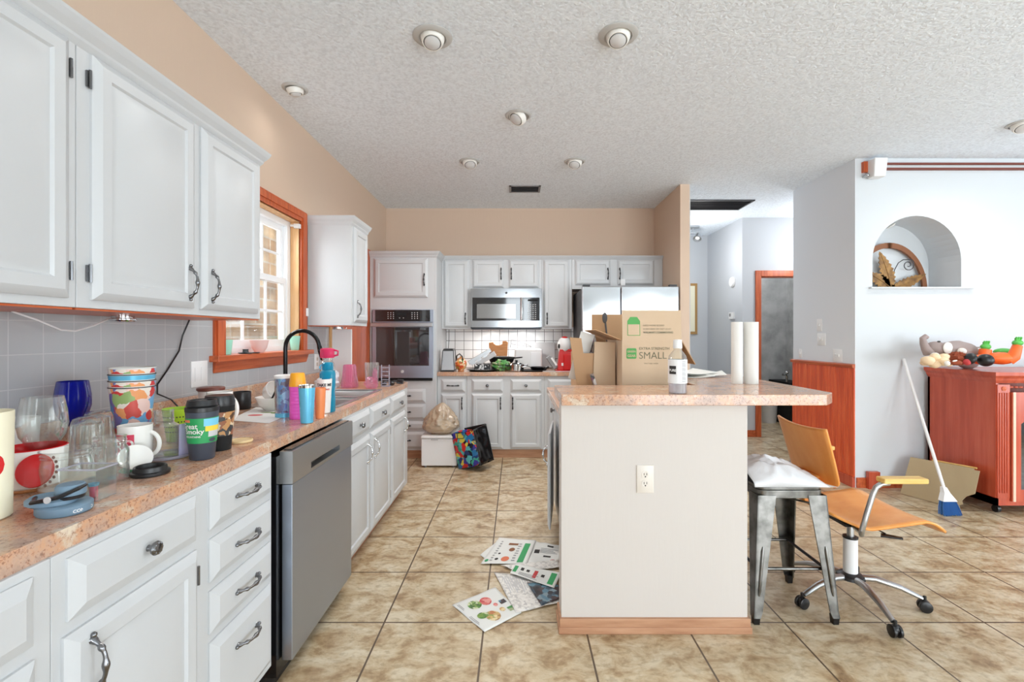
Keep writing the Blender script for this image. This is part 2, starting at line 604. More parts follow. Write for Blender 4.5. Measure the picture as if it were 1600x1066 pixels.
    def build(s, name, mats, parent=None, bevel=0, ang=38, solid=0, sub=0, local=False, label=None, cat=None, group=None, kind=None):
        bmesh.ops.recalc_face_normals(s.bm, faces=s.bm.faces[:])
        me = bpy.data.meshes.new(name)
        off = Vector((0, 0, 0))
        if parent is None:
            if not local:
                xs = [v.co for v in s.bm.verts]
                off = Vector(((min(p.x for p in xs) + max(p.x for p in xs)) / 2, (min(p.y for p in xs) + max(p.y for p in xs)) / 2, min(p.z for p in xs)))
        elif not local:
            off = ORG[parent.name]
        bmesh.ops.translate(s.bm, verts=s.bm.verts[:], vec=-off)
        s.bm.to_mesh(me)
        s.bm.free()
        if isinstance(mats, str):
            mats = [mats]
        for x in mats:
            me.materials.append(MATS[x])
        me.shade_smooth()
        me.set_sharp_from_angle(angle=math.radians(ang))
        o = bpy.data.objects.new(name, me)
        COL.objects.link(o)
        if parent is not None:
            o.parent = parent
            ORG[o.name] = off.copy()
        else:
            o.location = off
            ORG[o.name] = off.copy()
        if solid:
            md = o.modifiers.new('solid', 'SOLIDIFY')
            md.thickness = solid
            md.offset = 0
        if bevel:
            md = o.modifiers.new('bevel', 'BEVEL')
            md.width = bevel
            md.segments = 2
            md.limit_method = 'ANGLE'
            md.angle_limit = math.radians(40)
            md.harden_normals = True
        if sub:
            md = o.modifiers.new('sub', 'SUBSURF')
            md.levels = md.render_levels = sub
        if label:
            o['label'] = label
        if cat:
            o['category'] = cat
        if group:
            o['group'] = group
        if kind:
            o['kind'] = kind
        return o
def thing(name, label, cat, loc=(0, 0, 0), rotz=0, group=None, kind=None):
    o = bpy.data.objects.new(name, None)
    COL.objects.link(o)
    o.location = loc
    o.rotation_euler = (0, 0, rotz)
    o.empty_display_size = 0.05
    o['label'] = label
    if kind:
        o['kind'] = kind
    else:
        o['category'] = cat
    if group:
        o['group'] = group
    ORG[o.name] = Vector(loc)
    return o
def copy_tree(o, parent=None):
    c = o.copy()
    COL.objects.link(c)
    c.parent = parent
    ORG[c.name] = ORG[o.name].copy()
    for ch in list(o.children):
        copy_tree(ch, c)
    return c
def struct(mb, name, mats, **kw):
    return mb.build(name, mats, kind='structure', **kw)
def letters(s, size, mat, parent, o, u, v, wrap=None, name='lettering', bold=0.0, ax='LEFT', lift=0.0006, local=False):
    cu = bpy.data.curves.new('t', 'FONT')
    cu.body = s
    cu.size = size
    cu.offset = bold
    cu.align_x = ax
    t = bpy.data.objects.new('t', cu)
    me = bpy.data.meshes.new_from_object(t)
    bpy.data.objects.remove(t)
    o, u, v = Vector(o), Vector(u), Vector(v)
    n = u.cross(v)
    off = Vector((0, 0, 0)) if local else ORG[parent.name]
    for q in me.vertices:
        x, y = q.co.x, q.co.y
        if wrap:
            cx, cy, r, a0, sh = wrap     # sh: radius slope with height
            a = a0 + x / r
            rr = r + lift + y * sh
            q.co = Vector((cx + rr * math.cos(a), cy + rr * math.sin(a), o.z + y)) - off
        else:
            q.co = o + u * x + v * y + n * lift - off
    me.materials.append(MATS[mat])
    me.name = name
    ob = bpy.data.objects.new(name, me)
    COL.objects.link(ob)
    ob.parent = parent
    ORG[ob.name] = off.copy()
    return ob
# ================================================================== THE SETTING
XL, YB = -1.553, 5.61
struct(MB().box(-1.7, 6.6, -3.3, 7.6, -0.1, 0), 'floor', 'floor_tile')
struct(MB().box(-1.7, 6.6, -3.3, 7.6, CEIL, CEIL + 0.1), 'ceiling', 'popcorn_ceiling')
wy0, wy1, wz0, wz1 = 2.50, 3.36, 1.195, 2.11
mb = MB()
mb.box(XL - 0.15, XL, -3.3, wy0, 0, CEIL).box(XL - 0.15, XL, wy1, YB + 0.1, 0, CEIL)
mb.box(XL - 0.15, XL, wy0, wy1, 0, wz0).box(XL - 0.15, XL, wy0, wy1, wz1, CEIL)
struct(mb, 'wall_left', 'beige_wall')
struct(MB().box(XL, 1.639, YB, YB + 0.12, 0, CEIL), 'wall_back', 'beige_wall')
mb = MB()
mb.box(1.639, 1.732, 4.712, 7.15, 0, CEIL)
struct(mb, 'wall_partition', 'beige_wall')
struct(MB().box(1.7325, 1.742, 4.72, 7.15, 0, CEIL), 'wall_hallway_left', 'grey_wall_dim')
struct(MB().box(1.742, 3.0, 7.15, 7.25, 0, CEIL), 'wall_hallway_end', 'grey_wall_dim')
mb = MB()
mb.box(2.90, 3.135, 6.05, 6.16, 0, CEIL).box(3.95, 4.7, 6.05, 6.16, 0, CEIL).box(3.135, 3.95, 6.05, 6.16, 2.06, CEIL)
mb.box(2.90, 3.0, 6.16, 7.15, 0, CEIL)
struct(mb, 'wall_hallway_right', 'grey_wall_dim')
mb = MB()
mb.box(3.0, 4.7, 7.35, 7.45, 0, CEIL).box(3.0, 3.04, 6.16, 7.35, 0, CEIL).box(4.2, 4.3, 6.16, 7.35, 0, CEIL)
struct(mb, 'wall_bathroom', 'mottled_grey_wall')
struct(MB().box(4.6, 4.7, 4.93, 6.05, 0, CEIL), 'wall_hallway_far', 'grey_wall_dim')
# niche wall block
WY = 4.03
nx0, nx1, nz0 = 3.045, 3.805, 1.712
nr = (nx1 - nx0) / 2
ncx, nspring = (nx0 + nx1) / 2, 2.325 - nr
arch = [(nx0, nz0)] + [(ncx - nr * math.cos(PI * i / 24), nspring + nr * math.sin(PI * i / 24)) for i in range(25)] + [(nx1, nz0)]
mb = MB()
mb.box(2.905, 6.6, WY + 0.32, 4.93, 0, CEIL)
mb.box(2.905, nx0, WY, WY + 0.32, 0, CEIL).box(nx1, 6.6, WY, WY + 0.32, 0, CEIL).box(nx0, nx1, WY, WY + 0.32, 0, nz0)
for (xa, za), (xb, zb) in zip(arch[1:-1], arch[2:-1]):
    mb.prism([(xa, za), (xb, zb), (xb, CEIL), (xa, CEIL)], 'y', WY, WY + 0.32)
struct(mb, 'wall_right', 'white_wall')
struct(MB().box(2.897, 2.9045, WY + 0.0, 4.93, 0, CEIL), 'wall_side', 'grey_wall')
struct(MB().box(nx0 - 0.03, nx1 + 0.09, WY - 0.03, WY + 0.3, nz0 - 0.012, nz0 + 0.002), 'trim_niche_shelf', 'white_paint')
# far right and rear walls with their glazed openings
mb = MB()
mb.box(6.6, 6.7, -3.3, -1.2, 0, CEIL).box(6.6, 6.7, 2.4, 4.93, 0, CEIL).box(6.6, 6.7, -1.2, 2.4, 2.4, CEIL).box(6.6, 6.7, -1.2, 2.4, 0, 0.3)
struct(mb, 'wall_far_right', 'white_wall')
mb = MB()
mb.box(-1.7, -0.37, -3.4, -3.3, 0, CEIL).box(0.47, 1.7, -3.4, -3.3, 0, CEIL).box(5.6, 6.7, -3.4, -3.3, 0, CEIL)
mb.box(-0.37, 0.47, -3.4, -3.3, 2.5, CEIL).box(1.7, 5.6, -3.4, -3.3, 2.0, CEIL)
struct(mb, 'wall_rear', 'white_wall')
def glazing(name, a0, a1, z0, z1, at, axis, n):
    mb = MB()
    def bar(p0, p1, q0, q1, m=0, th=0.03):
        if axis == 'y':
            mb.box(p0, p1, at - th, at + th, q0, q1, m)
        else:
            mb.box(at - th, at + th, p0, p1, q0, q1, m)
    bar(a0, a1, z0, z0 + 0.06)
    bar(a0, a1, z1 - 0.06, z1)
    for i in range(n + 1):
        p = a0 + (a1 - a0 - 0.07) * i / n
        bar(p, p + 0.07, z0, z1)
    bar(a0, a1, z0, z1, 1, 0.003)
    struct(mb, name, ['vinyl_white', 'window_glass'])
glazing('door_2', -0.37, 0.47, 0.0, 2.5, -3.33, 'y', 1)
glazing('window_2', 1.7, 5.6, 0.0, 2.0, -3.33, 'y', 3)
glazing('window_3', -1.2, 2.4, 0.3, 2.4, 6.64, 'x', 3)
struct(MB().box(-3.4, -3.2, -1, 8, -0.3, 4.2), 'wall_outdoor_brick', 'outdoor_brick')
struct(MB().box(-3.2, -1.7, -1, 8, -0.35, -0.3), 'floor_outdoor', 'fibreboard')
# kitchen window
t = thing('window_1', 'white double-hung window with orange wood casing above the sink', None, (XL, 2.93, 1.1), kind='structure')
gx = XL - 0.09
mb = MB()
mb.box(gx - 0.03, gx + 0.03, wy0, wy0 + 0.045, wz0, wz1).box(gx - 0.03, gx + 0.03, wy1 - 0.045, wy1, wz0, wz1)
mb.box(gx - 0.03, gx + 0.03, wy0 + 0.045, wy1 - 0.045, wz0, wz0 + 0.035).box(gx - 0.03, gx + 0.03, wy0 + 0.045, wy1 - 0.045, wz1 - 0.04, wz1)
mb.build('window_frame', 'vinyl_white', t)
for nm, za, zb, dx in (('upper_sash', 1.66, 2.07, -0.012), ('lower_sash', 1.23, 1.70, 0.012)):
    mb = MB()
    x0, x1 = gx + dx - 0.012, gx + dx + 0.012
    ya, yb = wy0 + 0.045, wy1 - 0.045
    mb.box(x0, x1, ya, ya + 0.04, za, zb).box(x0, x1, yb - 0.04, yb, za, zb)
    mb.box(x0, x1, ya + 0.04, yb - 0.04, za, za + 0.045).box(x0, x1, ya + 0.04, yb - 0.04, zb - 0.04, zb)
    for k in (1, 2):
        ym = ya + (yb - ya) * k / 3
        mb.box(x0 + 0.006, x1 - 0.006, ym - 0.008, ym + 0.008, za + 0.045, zb - 0.04)
    zm = (za + zb) / 2
    mb.box(x0 + 0.007, x1 - 0.007, ya + 0.04, yb - 0.04, zm - 0.008, zm + 0.008)
    sa = mb.build(nm, 'vinyl_white', t)
    MB().box(gx + dx - 0.002, gx + dx + 0.002, ya, yb, za, zb).build('pane', 'window_glass', sa)
MB().box(gx + 0.024, gx + 0.04, 2.9, 2.96, 1.69, 1.72).build('latch', 'white_plastic', t)
mb = MB()
mb.box(XL - 0.06, XL, wy1, wy1 + 0.012, wz0, wz1).box(XL - 0.06, XL, wy0 - 0.012, wy0, wz0, wz1).box(XL - 0.06, XL, wy0, wy1, wz1, wz1 + 0.012)
mb.box(XL - 0.058, XL + 0.001, wy1 - 0.004, wy1 + 0.001, wz0, wz1).box(XL - 0.058, XL + 0.001, wy0 - 0.001, wy0 + 0.004, wz0, wz1).box(XL - 0.058, XL + 0.001, wy0, wy1, wz1 - 0.004, wz1 + 0.001)
mb.build('jamb', 'light_jamb_wood', t)
mb = MB()
for a, b_ in ((wy0 - 0.1, wy0 - 0.008), (wy1 + 0.008, wy1 + 0.1)):
    mb.box(XL, XL + 0.016, a, b_, wz0, wz1 + 0.006)
    mb.box(XL + 0.016, XL + 0.024, a + 0.014, b_ - 0.014, wz0, wz1 + 0.034)
mb.box(XL, XL + 0.016, wy0 - 0.1, wy1 + 0.1, wz1 + 0.006, wz1 + 0.085)
mb.box(XL + 0.016, XL + 0.024, wy0 - 0.086, wy1 + 0.086, wz1 + 0.034, wz1 + 0.072)
mb.build('casing', 'orange_wood', t)
mb = MB()
mb.box(XL - 0.06, XL + 0.055, wy0 - 0.13, wy1 + 0.13, 1.166, 1.197)
mb.prism([(XL, 1.107), (XL + 0.012, 1.107), (XL + 0.03, 1.166), (XL, 1.166)], 'y', wy0 - 0.10, wy1 + 0.10)
mb.build('window_sill', 'orange_wood_y', t, bevel=0.004)
MB().tube([(XL - 0.05, wy1 - 0.02, wz1 - 0.03), (XL + 0.0, wy1 - 0.02, wz1 - 0.03)], 0.008).box(XL - 0.02, XL + 0.02, wy1 - 0.035, wy1 - 0.01, wz1 - 0.05, wz1 - 0.02).build('bracket', 'white_plastic', t)
MB().box(XL + 0.024, XL + 0.034, wy1 + 0.055, wy1 + 0.085, 1.44, 1.50).build('blind_catch', 'white_plastic', t, bevel=0.003)
# tiling
mb = MB()
mb.box(XL, XL + 0.006, -1.0, wy0 - 0.101, 0.914, 1.376).box(XL, XL + 0.006, wy0 - 0.10, wy1 + 0.101, 0.914, 1.166).box(XL, XL + 0.006, wy1 + 0.101, 3.90, 0.914, 1.46)
struct(mb, 'trim_grey_wall_tiles', 'grey_tile')
struct(MB().box(-0.84, 1.0, YB - 0.006, YB, 0.914, 1.40), 'trim_white_wall_tiles', 'white_tile')
struct(MB().box(XL, XL + 0.012, 3.92, 4.98, 0.0, 2.2), 'trim_orange_wood_panelling', 'orange_wood')
struct(MB().box(XL, XL + 0.02, 3.885, 3.925, 0.95, 1.44), 'trim_pale_wood_strip', 'light_jamb_wood')
# hall door casing
mb = MB()
mb.box(3.065, 3.135, 6.03, 6.05, 0, 2.135).box(3.135, 3.95, 6.03, 6.05, 2.06, 2.135).box(3.95, 4.02, 6.03, 6.05, 0, 2.135)
mb.box(3.135, 3.147, 6.05, 6.16, 0, 2.05).box(3.147, 3.95, 6.05, 6.16, 2.05, 2.06)
struct(mb, 'door_1', 'orange_wood', bevel=0.004)
struct(MB().box(2.9, 3.065, 6.036, 6.05, 0, 0.085).box(1.745, 2.89, 7.136, 7.15, 0, 0.085), 'baseboard_hall', 'orange_wood_y')
struct(MB().box(2.905, 6.6, WY - 0.014, WY, 0, 0.085), 'baseboard_right', 'orange_wood_y')
struct(MB().box(2.98, 3.075, WY - 0.05, WY - 0.0145, 0, 0.145), 'trim_corner_block', 'cherry_wood', bevel=0.002)
mb = MB()
wp = [(2.897, WY), (2.886, WY)]
nb_ = 34
for i in range(nb_):
    ya, yb = WY + 0.9 * i / nb_, WY + 0.9 * (i + 1) / nb_
    wp += [(2.885, ya + .0045), (2.885, yb - .0045), (2.892, yb)]
wp += [(2.897, 4.93)]
mb.prism(wp, 'z', 0.08, 1.02)
struct(mb, 'trim_wainscot', 'wainscot_wood')
struct(MB().prism([(2.897, 1.02), (2.875, 1.022), (2.868, 1.045), (2.878, 1.052), (2.897, 1.055)], 'y', WY - 0.002, 4.94), 'trim_chair_rail', 'orange_wood_y')
struct(MB().box(2.872, 2.897, WY, 4.93, 0, 0.09), 'baseboard_side', 'cherry_wood')

# ================================================================== CABINETS
FR = {'drawer': [(0, 0), (0, .005), (.006, .009), (.026, .019)],
      'door': [(0, 0), (0, .007), (.004, .011), (.022, .02), (.052, .02), (.058, .013), (.064, .013), (.082, .019)],
      'plain': [(0, 0), (0, .016)]}
AX = {'L': (Vector((0, 1, 0)), Vector((1, 0, 0))), 'B': (Vector((1, 0, 0)), Vector((0, -1, 0))), 'I': (Vector((0, -1, 0)), Vector((-1, 0, 0)))}
Z = Vector((0, 0, 1))
def pull(parent, c, d, n, L_=0.105, mat='pewter', name='handle', label=None):
    c, d, n = Vector(c), Vector(d), Vector(n)
    pts, rad = [], []
    K = 28
    for i in range(K + 1):
        s = i / K * 2 - 1
        out = 0.027 * (1 - abs(s) ** 3.0) + 0.002
        pts.append(c + d * (s * L_ / 2) + n * out)
        rad.append(0.0042 + 0.0034 * math.exp(-(s / 0.18) ** 2) + 0.0034 * math.exp(-((abs(s) - 0.68) / 0.06) ** 2) + 0.004 * math.exp(-((abs(s) - 0.98) / 0.08) ** 2))
    mb = MB().tube(pts, rad, 12)
    for s in (-1, 1):
        e = c + d * (s * L_ / 2)
        mb.tube([e, e + n * 0.006], [0.009, 0.006], 10)
        mb.ell(e + d * s * 0.010 + n * 0.004, (0.006, 0.006, 0.006), n=12, k=8)
    return mb.build(name, mat, parent, label=label)
def knob(parent, c, n, mat='pewter', r=0.017):
    n = Vector(n)
    M = n.to_track_quat('Z', 'Y').to_matrix().to_4x4()
    mb = MB().lathe([(0, 0), (.008, 0), (.007, .006), (.006, .012), (r * .9, .016), (r, .021), (r * .85, .026), (r * .5, .0285), (0, .0275)], c, 14, M=M)
    for i in range(8):
        a = i * PI / 4
        p = Vector(c) + M.to_3x3() @ Vector((math.cos(a) * r * .68, math.sin(a) * r * .68, .025))
        mb.ell(p, (.0035, .0035, .0035), n=6, k=4)
    return mb.build('knob', mat, parent)
def hinge(parent, c, n, mat='pewter'):
    n = Vector(n)
    mb = MB().ob(Vector(c) + n * 0.003, (abs(n.x) * .005 + abs(n.y) * .016, abs(n.y) * .005 + abs(n.x) * .016, .046))
    mb.tube([Vector(c) + n * .007 - Z * .026, Vector(c) + n * .007 + Z * .026], 0.0042, 8)
    return mb.build('hinge', mat, parent)
def front(cab, side, plane, a0, a1, z0, z1, kind, h=None, ha=None, hz=None, hd='v', hin=None, hmat='pewter', label=None):
    u, n = AX[side]
    if side == 'L':
        o = Vector((plane, a0, z0)); P = lambda a, z: Vector((plane, a, z))
    elif side == 'B':
        o = Vector((a0, plane, z0)); P = lambda a, z: Vector((a, plane, z))
    else:
        o = Vector((plane, a1, z0)); P = lambda a, z: Vector((plane, a, z))
    nm = 'drawer' if kind == 'drawer' else 'door'
    d = MB().panel(o, u, Z, n, a1 - a0, z1 - z0, FR[kind]).build(nm, 'white_paint', cab, ang=20, label=label)
    ha = (a0 + a1) / 2 if ha is None else ha
    hz = (z0 + z1) / 2 if hz is None else hz
    if h == 'pull':
        pull(d, P(ha, hz) + n * 0.019, Z if hd == 'v' else u, n, mat=hmat)
    elif h == 'knob':
        knob(d, P(ha, hz) + n * 0.018, n)
    if hin is not None:
        for zz in (z0 + 0.075, z1 - 0.075):
            hinge(d, P(hin, zz) + n * 0.001, n)
    return d
def carcass(cab, x0, x1, y0, y1, z0, z1, under=None, toe=None, kick=None, crown=None, name='body'):
    mb = MB().box(x0, x1, y0, y1, z0, z1)
    b = mb.build(name, 'white_paint', cab, bevel=0.002)
    if under:
        MB().box(x0 + 0.004, x1 - 0.006, y0 + 0.004, y1 - 0.004, z0 - 0.006, z0 - 0.0005).build('underside', 'orange_wood_y', cab, label='unpainted orange wood underside')
    if toe:
        MB().box(*toe).build('toe_kick', kick or 'kick_wood', cab, label='wooden toe kick')
    if crown:
        (cx0, cx1, cy0, cy1), (dx0, dx1, dy0, dy1) = crown
        mb = MB()
        zz = [z1 - 0.012, z1 + 0.004, z1 + 0.012, z1 + 0.03, z1 + 0.046, z1 + 0.054]
        oo = [0.0, 0.30, 0.34, 0.72, 0.94, 1.0]
        for i in range(5):
            f0, f1 = oo[i], oo[i + 1]
            mb.frust((cx0 - dx0 * f0, cx1 + dx1 * f0, cy0 - dy0 * f0, cy1 + dy1 * f0), zz[i], (cx0 - dx0 * f1, cx1 + dx1 * f1, cy0 - dy0 * f1, cy1 + dy1 * f1), zz[i + 1])
        mb.build('crown_moulding', 'white_paint', cab, ang=20)
    return b
# --- left wall, upper cabinets (face -1.222, doors to -1.202)
FX = -1.222
g1 = 'white wall cabinets along the window wall'
c = thing('upper_cabinet', 'large white wall cabinet nearest the camera, cut off by the left edge of the photo', 'cabinet', (XL + 0.17, 0.7, 1.378), group=g1)
carcass(c, XL + 0.008, FX, 0.2, 1.306, 1.378, 2.118, under=1, crown=((XL + .008, FX, 0.2, 1.3079), (0, .04, 0, 0)))
front(c, 'L', FX, 0.74, 1.278, 1.402, 2.105, 'door', hin=1.284)
front(c, 'L', FX, 0.22, 0.72, 1.402, 2.105, 'door')
c = thing('upper_cabinet', 'white two-door wall cabinet left of the window with paired metal pulls', 'cabinet', (XL + 0.17, 1.78, 1.378), group=g1)
carcass(c, XL + 0.008, FX, 1.308, 2.245, 1.378, 2.118, under=1, crown=((XL + .008, FX, 1.308, 2.245), (0, .04, 0, .03)))
front(c, 'L', FX, 1.348, 1.775, 1.402, 2.105, 'door', 'pull', 1.735, 1.495, hin=1.342)
front(c, 'L', FX, 1.815, 2.212, 1.402, 2.105, 'door', 'pull', 1.862, 1.495)
c = thing('upper_cabinet', 'narrow white wall cabinet between the window and the wall oven', 'cabinet', (XL + 0.17, 3.67, 1.378), group=g1)
carcass(c, XL + 0.008, FX, 3.485, 3.85, 1.375, 2.128, under=1, crown=((XL + .008, FX, 3.485, 3.85), (0, .035, .035, .02)))
front(c, 'L', FX, 3.52, 3.825, 1.40, 2.115, 'door', 'pull', 3.56, 1.50)
# --- left base cabinets (face -.885)
BX = -0.895
g2 = 'white base cabinets under the long counter'
toe = lambda a, b_: (XL + 0.01, BX - 0.06, a, b_, 0, 0.095)
c = thing('base_cabinet', 'white base cabinet at the lower left corner, mostly outside the photo', 'cabinet', (-1.2, 0.6, 0), group=g2)
carcass(c, XL + 0.008, BX, 0.2, 0.905, 0.095, 0.872, toe=toe(0.2, 0.905), kick='kick_wood_y')
front(c, 'L', BX, 0.45, 0.868, 0.728, 0.855, 'drawer')
front(c, 'L', BX, 0.45, 0.868, 0.12, 0.702, 'door')
c = thing('base_cabinet', 'white base cabinet with a wide knobbed drawer above one door and a four-drawer stack', 'cabinet', (-1.2, 1.3, 0), group=g2)
carcass(c, XL + 0.008, BX, 0.906, 1.72, 0.095, 0.872, toe=toe(0.906, 1.72), kick='kick_wood_y')
front(c, 'L', BX, 0.934, 1.308, 0.731, 0.857, 'drawer', 'knob')
front(c, 'L', BX, 0.924, 1.308, 0.12, 0.705, 'door', 'pull', 0.972, 0.62, hin=1.314)
for za, zb in ((0.734, 0.860), (0.582, 0.708), (0.432, 0.556), (0.12, 0.406)):
    front(c, 'L', BX, 1.366, 1.702, za, zb, 'drawer', 'pull', hd='h', hz=(za + zb) / 2 if zb - za < .2 else 0.325)
c = thing('base_cabinet', 'white sink base cabinet with three drawer fronts over three doors', 'cabinet', (-1.2, 3.1, 0), group=g2)
mb = MB().box(BX - 0.02, BX, 2.425, 3.86, 0.095, 0.871).box(XL + 0.01, BX - 0.02, 2.425, 2.443, 0.095, 0.871).box(XL + 0.01, BX - 0.02, 3.842, 3.86, 0.095, 0.871).box(XL + 0.01, BX - 0.02, 2.443, 3.842, 0.095, 0.113)
mb.build('body', 'white_paint', c)
MB().box(*toe(2.425, 3.86)).build('toe_kick', 'kick_wood_y', c, label='wooden toe kick')
for a, b_, ha, kd in ((2.44, 2.838, 2.77, 'v'), (2.862, 3.295, 2.91, 'v'), (3.325, 3.74, None, 'v')):
    front(c, 'L', BX, a, b_, 0.735, 0.86, 'drawer', 'knob')
    front(c, 'L', BX, a, b_, 0.112, 0.708, 'door', 'pull', ha if ha else 3.68, 0.61, hin=3.311 if a == 2.862 else None, hmat='chrome')
# dishwasher
t = thing('dishwasher', 'stainless steel dishwasher with a pocket handle under the counter', 'dishwasher', (-1.2, 2.07, 0))
DX = -0.845
MB().box(XL + 0.02, DX - 0.045, 1.745, 2.405, 0.03, 0.85).build('tub', 'black_steel', t)
mb = MB().box(DX - 0.04, DX, 1.775, 2.412, 0.075, 0.738)
mb.build('door', 'stainless', t, bevel=0.003)
mb = MB()
z0, z1, ha, hb, hz0, hz1 = 0.742, 0.864, 1.93, 2.24, 0.757, 0.782
mb.box(DX - 0.045, DX + 0.004, 1.77, ha, z0, z1).box(DX - 0.045, DX + 0.004, hb, 2.416, z0, z1).box(DX - 0.045, DX + 0.004, ha, hb, z0, hz0).box(DX - 0.045, DX + 0.004, ha, hb, hz1, z1)
cp = mb.build('control_panel', 'satin_metal', t)
MB().box(DX - 0.046, DX - 0.03, ha, hb, hz0, hz1).build('pocket_handle', 'dark_metal', cp)
mb = MB().box(DX - 0.04, DX - 0.01, 1.79, 2.40, 0.8645, 0.869)
for i in range(7):
    mb.box(DX - 0.03, DX - 0.015, 2.0 + i * 0.03, 2.012 + i * 0.03, 0.869, 0.8695)
mb.build('top_controls', 'black_glass', t)
MB().box(-1.45, -0.90, 1.75, 2.4, 0.0, 0.06).build('kick_plate', 'black_plastic', t)
# --- left countertop with its sink cut-out
SX0, SX1, SY0, SY1 = -1.47, -0.965, 2.535, 3.345
CEX, CT, CB = -0.903, 0.914, 0.872
t = thing('countertop', 'long speckled pink-brown laminate countertop under the window', 'countertop', (-1.2, 1.7, CB))
mb = MB()
mb.box(XL + 0.007, CEX, 0.0, SY0, CB, CT)
mb.box(XL + 0.007, SX0, SY0, SY1, CB, CT).box(SX1, CEX, SY0, SY1, CB, CT)
mb.prism([(XL + 0.007, SY1), (CEX, SY1), (CEX, 3.90), (CEX - 0.05, 3.95), (XL + 0.007, 3.95)], 'z', CB, CT)
bmesh.ops.remove_doubles(mb.bm, verts=mb.bm.verts[:], dist=1e-5)
mb.build('worktop', 'granite_laminate', t)
MB().box(XL + 0.007, XL + 0.026, 0.0, 3.92, CT, CT + 0.10).build('upstand', 'granite_laminate', t, bevel=0.003)
# sink
t = thing('kitchen_sink', 'stainless double-bowl sink set into the counter below the window', 'sink', ((SX0 + SX1) / 2, 2.94, 0.75))
mb = MB()
ro = [(SX0 - .012, SX1 + .012, SY0 - .012, SY1 + .012)]
by = [(SY0 + 0.02, 2.925), (2.955, SY1 - 0.02)]
bx0, bx1 = SX0 + 0.075, SX1 - 0.02
zt = CT + 0.004
mb.box(SX0 - .012, bx0, SY0 - .012, SY1 + .012, CT + .0005, zt).box(bx1, SX1 + .012, SY0 - .012, SY1 + .012, CT + .0005, zt)
mb.box(bx0, bx1, SY0 - .012, by[0][0], CT + .0005, zt).box(bx0, bx1, by[0][1], by[1][0], CT + .0005, zt).box(bx0, bx1, by[1][1], SY1 + .012, CT + .0005, zt)
mb.build('rim', 'satin_metal', t, bevel=0.0015)
for a, b_ in by:
    mb = MB()
    pr = [(0, 0), (0.008, -0.01), (0.012, -0.14), (0.04, -0.165)]
    rings = []
    for ins, dz in pr:
        rings.append([mb.bm.verts.new((x, y, CT + dz)) for x, y in ((bx0 + ins, a + ins), (bx1 - ins, a + ins), (bx1 - ins, b_ - ins), (bx0 + ins, b_ - ins))])
    for A, B in zip(rings, rings[1:]):
        for i in range(4):
            mb._f([A[i], A[(i + 1) % 4], B[(i + 1) % 4], B[i]])
    mb._f(rings[-1])
    bo = mb.build('bowl', 'satin_metal', t, solid=0.001)
    MB().lathe([(0, .0), (.02, 0), (.042, .003), (.045, 0)], ((bx0 + bx1) / 2, (a + b_) / 2, CT - 0.164), 20).build('drain', 'chrome', bo)
# faucet
fx, fy = -1.435, 2.925
t = thing('faucet', 'tall black arched pull-down faucet behind the sink', 'faucet', (fx, fy, CT))
MB().lathe([(0, 0), (.03, 0), (.03, .008), (.022, .014), (.02, .10), (.014, .11), (0, .11)], (fx, fy, zt)).build('base', 'black_steel', t)
pts = [(fx, fy, CT + 0.1), (fx, fy, 1.22)]
for i in range(1, 14):
    a = PI * i / 14
    pts.append((fx + 0.105 - 0.105 * math.cos(a), fy, 1.225 + 0.105 * math.sin(a)))
pts += [(fx + 0.213, fy, 1.215)]
MB().tube(pts, 0.0125, 12).build('spout', 'black_steel', t)
MB().tube([(fx + 0.210, fy, 1.235), (fx + 0.218, fy, 1.205), (fx + 0.236, fy, 1.155), (fx + 0.238, fy, 1.15)], [.014, .0165, .0185, .015], 14).build('spray_head', 'black_steel', t)
MB().tube([(fx, fy - 0.018, 0.98), (fx, fy - 0.05, 0.99), (fx + .01, fy - 0.10, 1.03)], [.01, .006, .005], 8).build('lever', 'black_steel', t)

# --- tall oven cabinet
OY, ox0, ox1 = 4.945, XL + 0.014, -0.838
c = thing('oven_cabinet', 'tall white oven cabinet in the back left corner', 'cabinet', (-1.19, 5.2, 0))
mb = MB()
mb.box(ox0, ox1, OY + 0.57, YB - 0.008, 0.095, 2.13).box(ox0, ox0 + 0.02, OY, OY + 0.57, 0.095, 2.13).box(ox1 - 0.02, ox1, OY, OY + 0.57, 0.095, 2.13)
mb.box(ox0 + 0.02, ox1 - 0.02, OY, OY + 0.57, 0.095, 0.825).box(ox0 + 0.02, ox1 - 0.02, OY, OY + 0.57, 1.565, 2.13)
mb.box(ox1 - 0.045, ox1 - 0.02, OY, OY + 0.57, 0.825, 1.565)
mb.build('body', 'white_paint', c, bevel=0.002)
MB().box(ox0, ox1, OY + 0.05, YB - 0.01, 0, 0.095).build('toe_kick', 'kick_wood', c)
mb = MB()
for i, (f0, f1, a, b_) in enumerate(((0, .3, 2.118, 2.134), (.3, .34, 2.134, 2.142), (.34, .72, 2.142, 2.16), (.72, 1, 2.16, 2.182))):
    d = 0.04
    mb.frust((ox0, ox1 + d * f0, OY - d * f0, YB - 0.008), a, (ox0, ox1 + d * f1, OY - d * f1, YB - 0.008), b_)
mb.build('crown_moulding', 'white_paint', c, ang=20)
front(c, 'B', OY, -1.495, -0.93, 1.70, 2.11, 'door', 'pull', -0.965, 1.885, hmat='dark_metal')
for za, zb in ((0.60, 0.74), (0.42, 0.58), (0.31, 0.40), (0.115, 0.29)):
    front(c, 'B', OY, -1.50, -0.955, za, zb, 'drawer', 'pull', -1.17, hd='h', hmat='dark_metal')
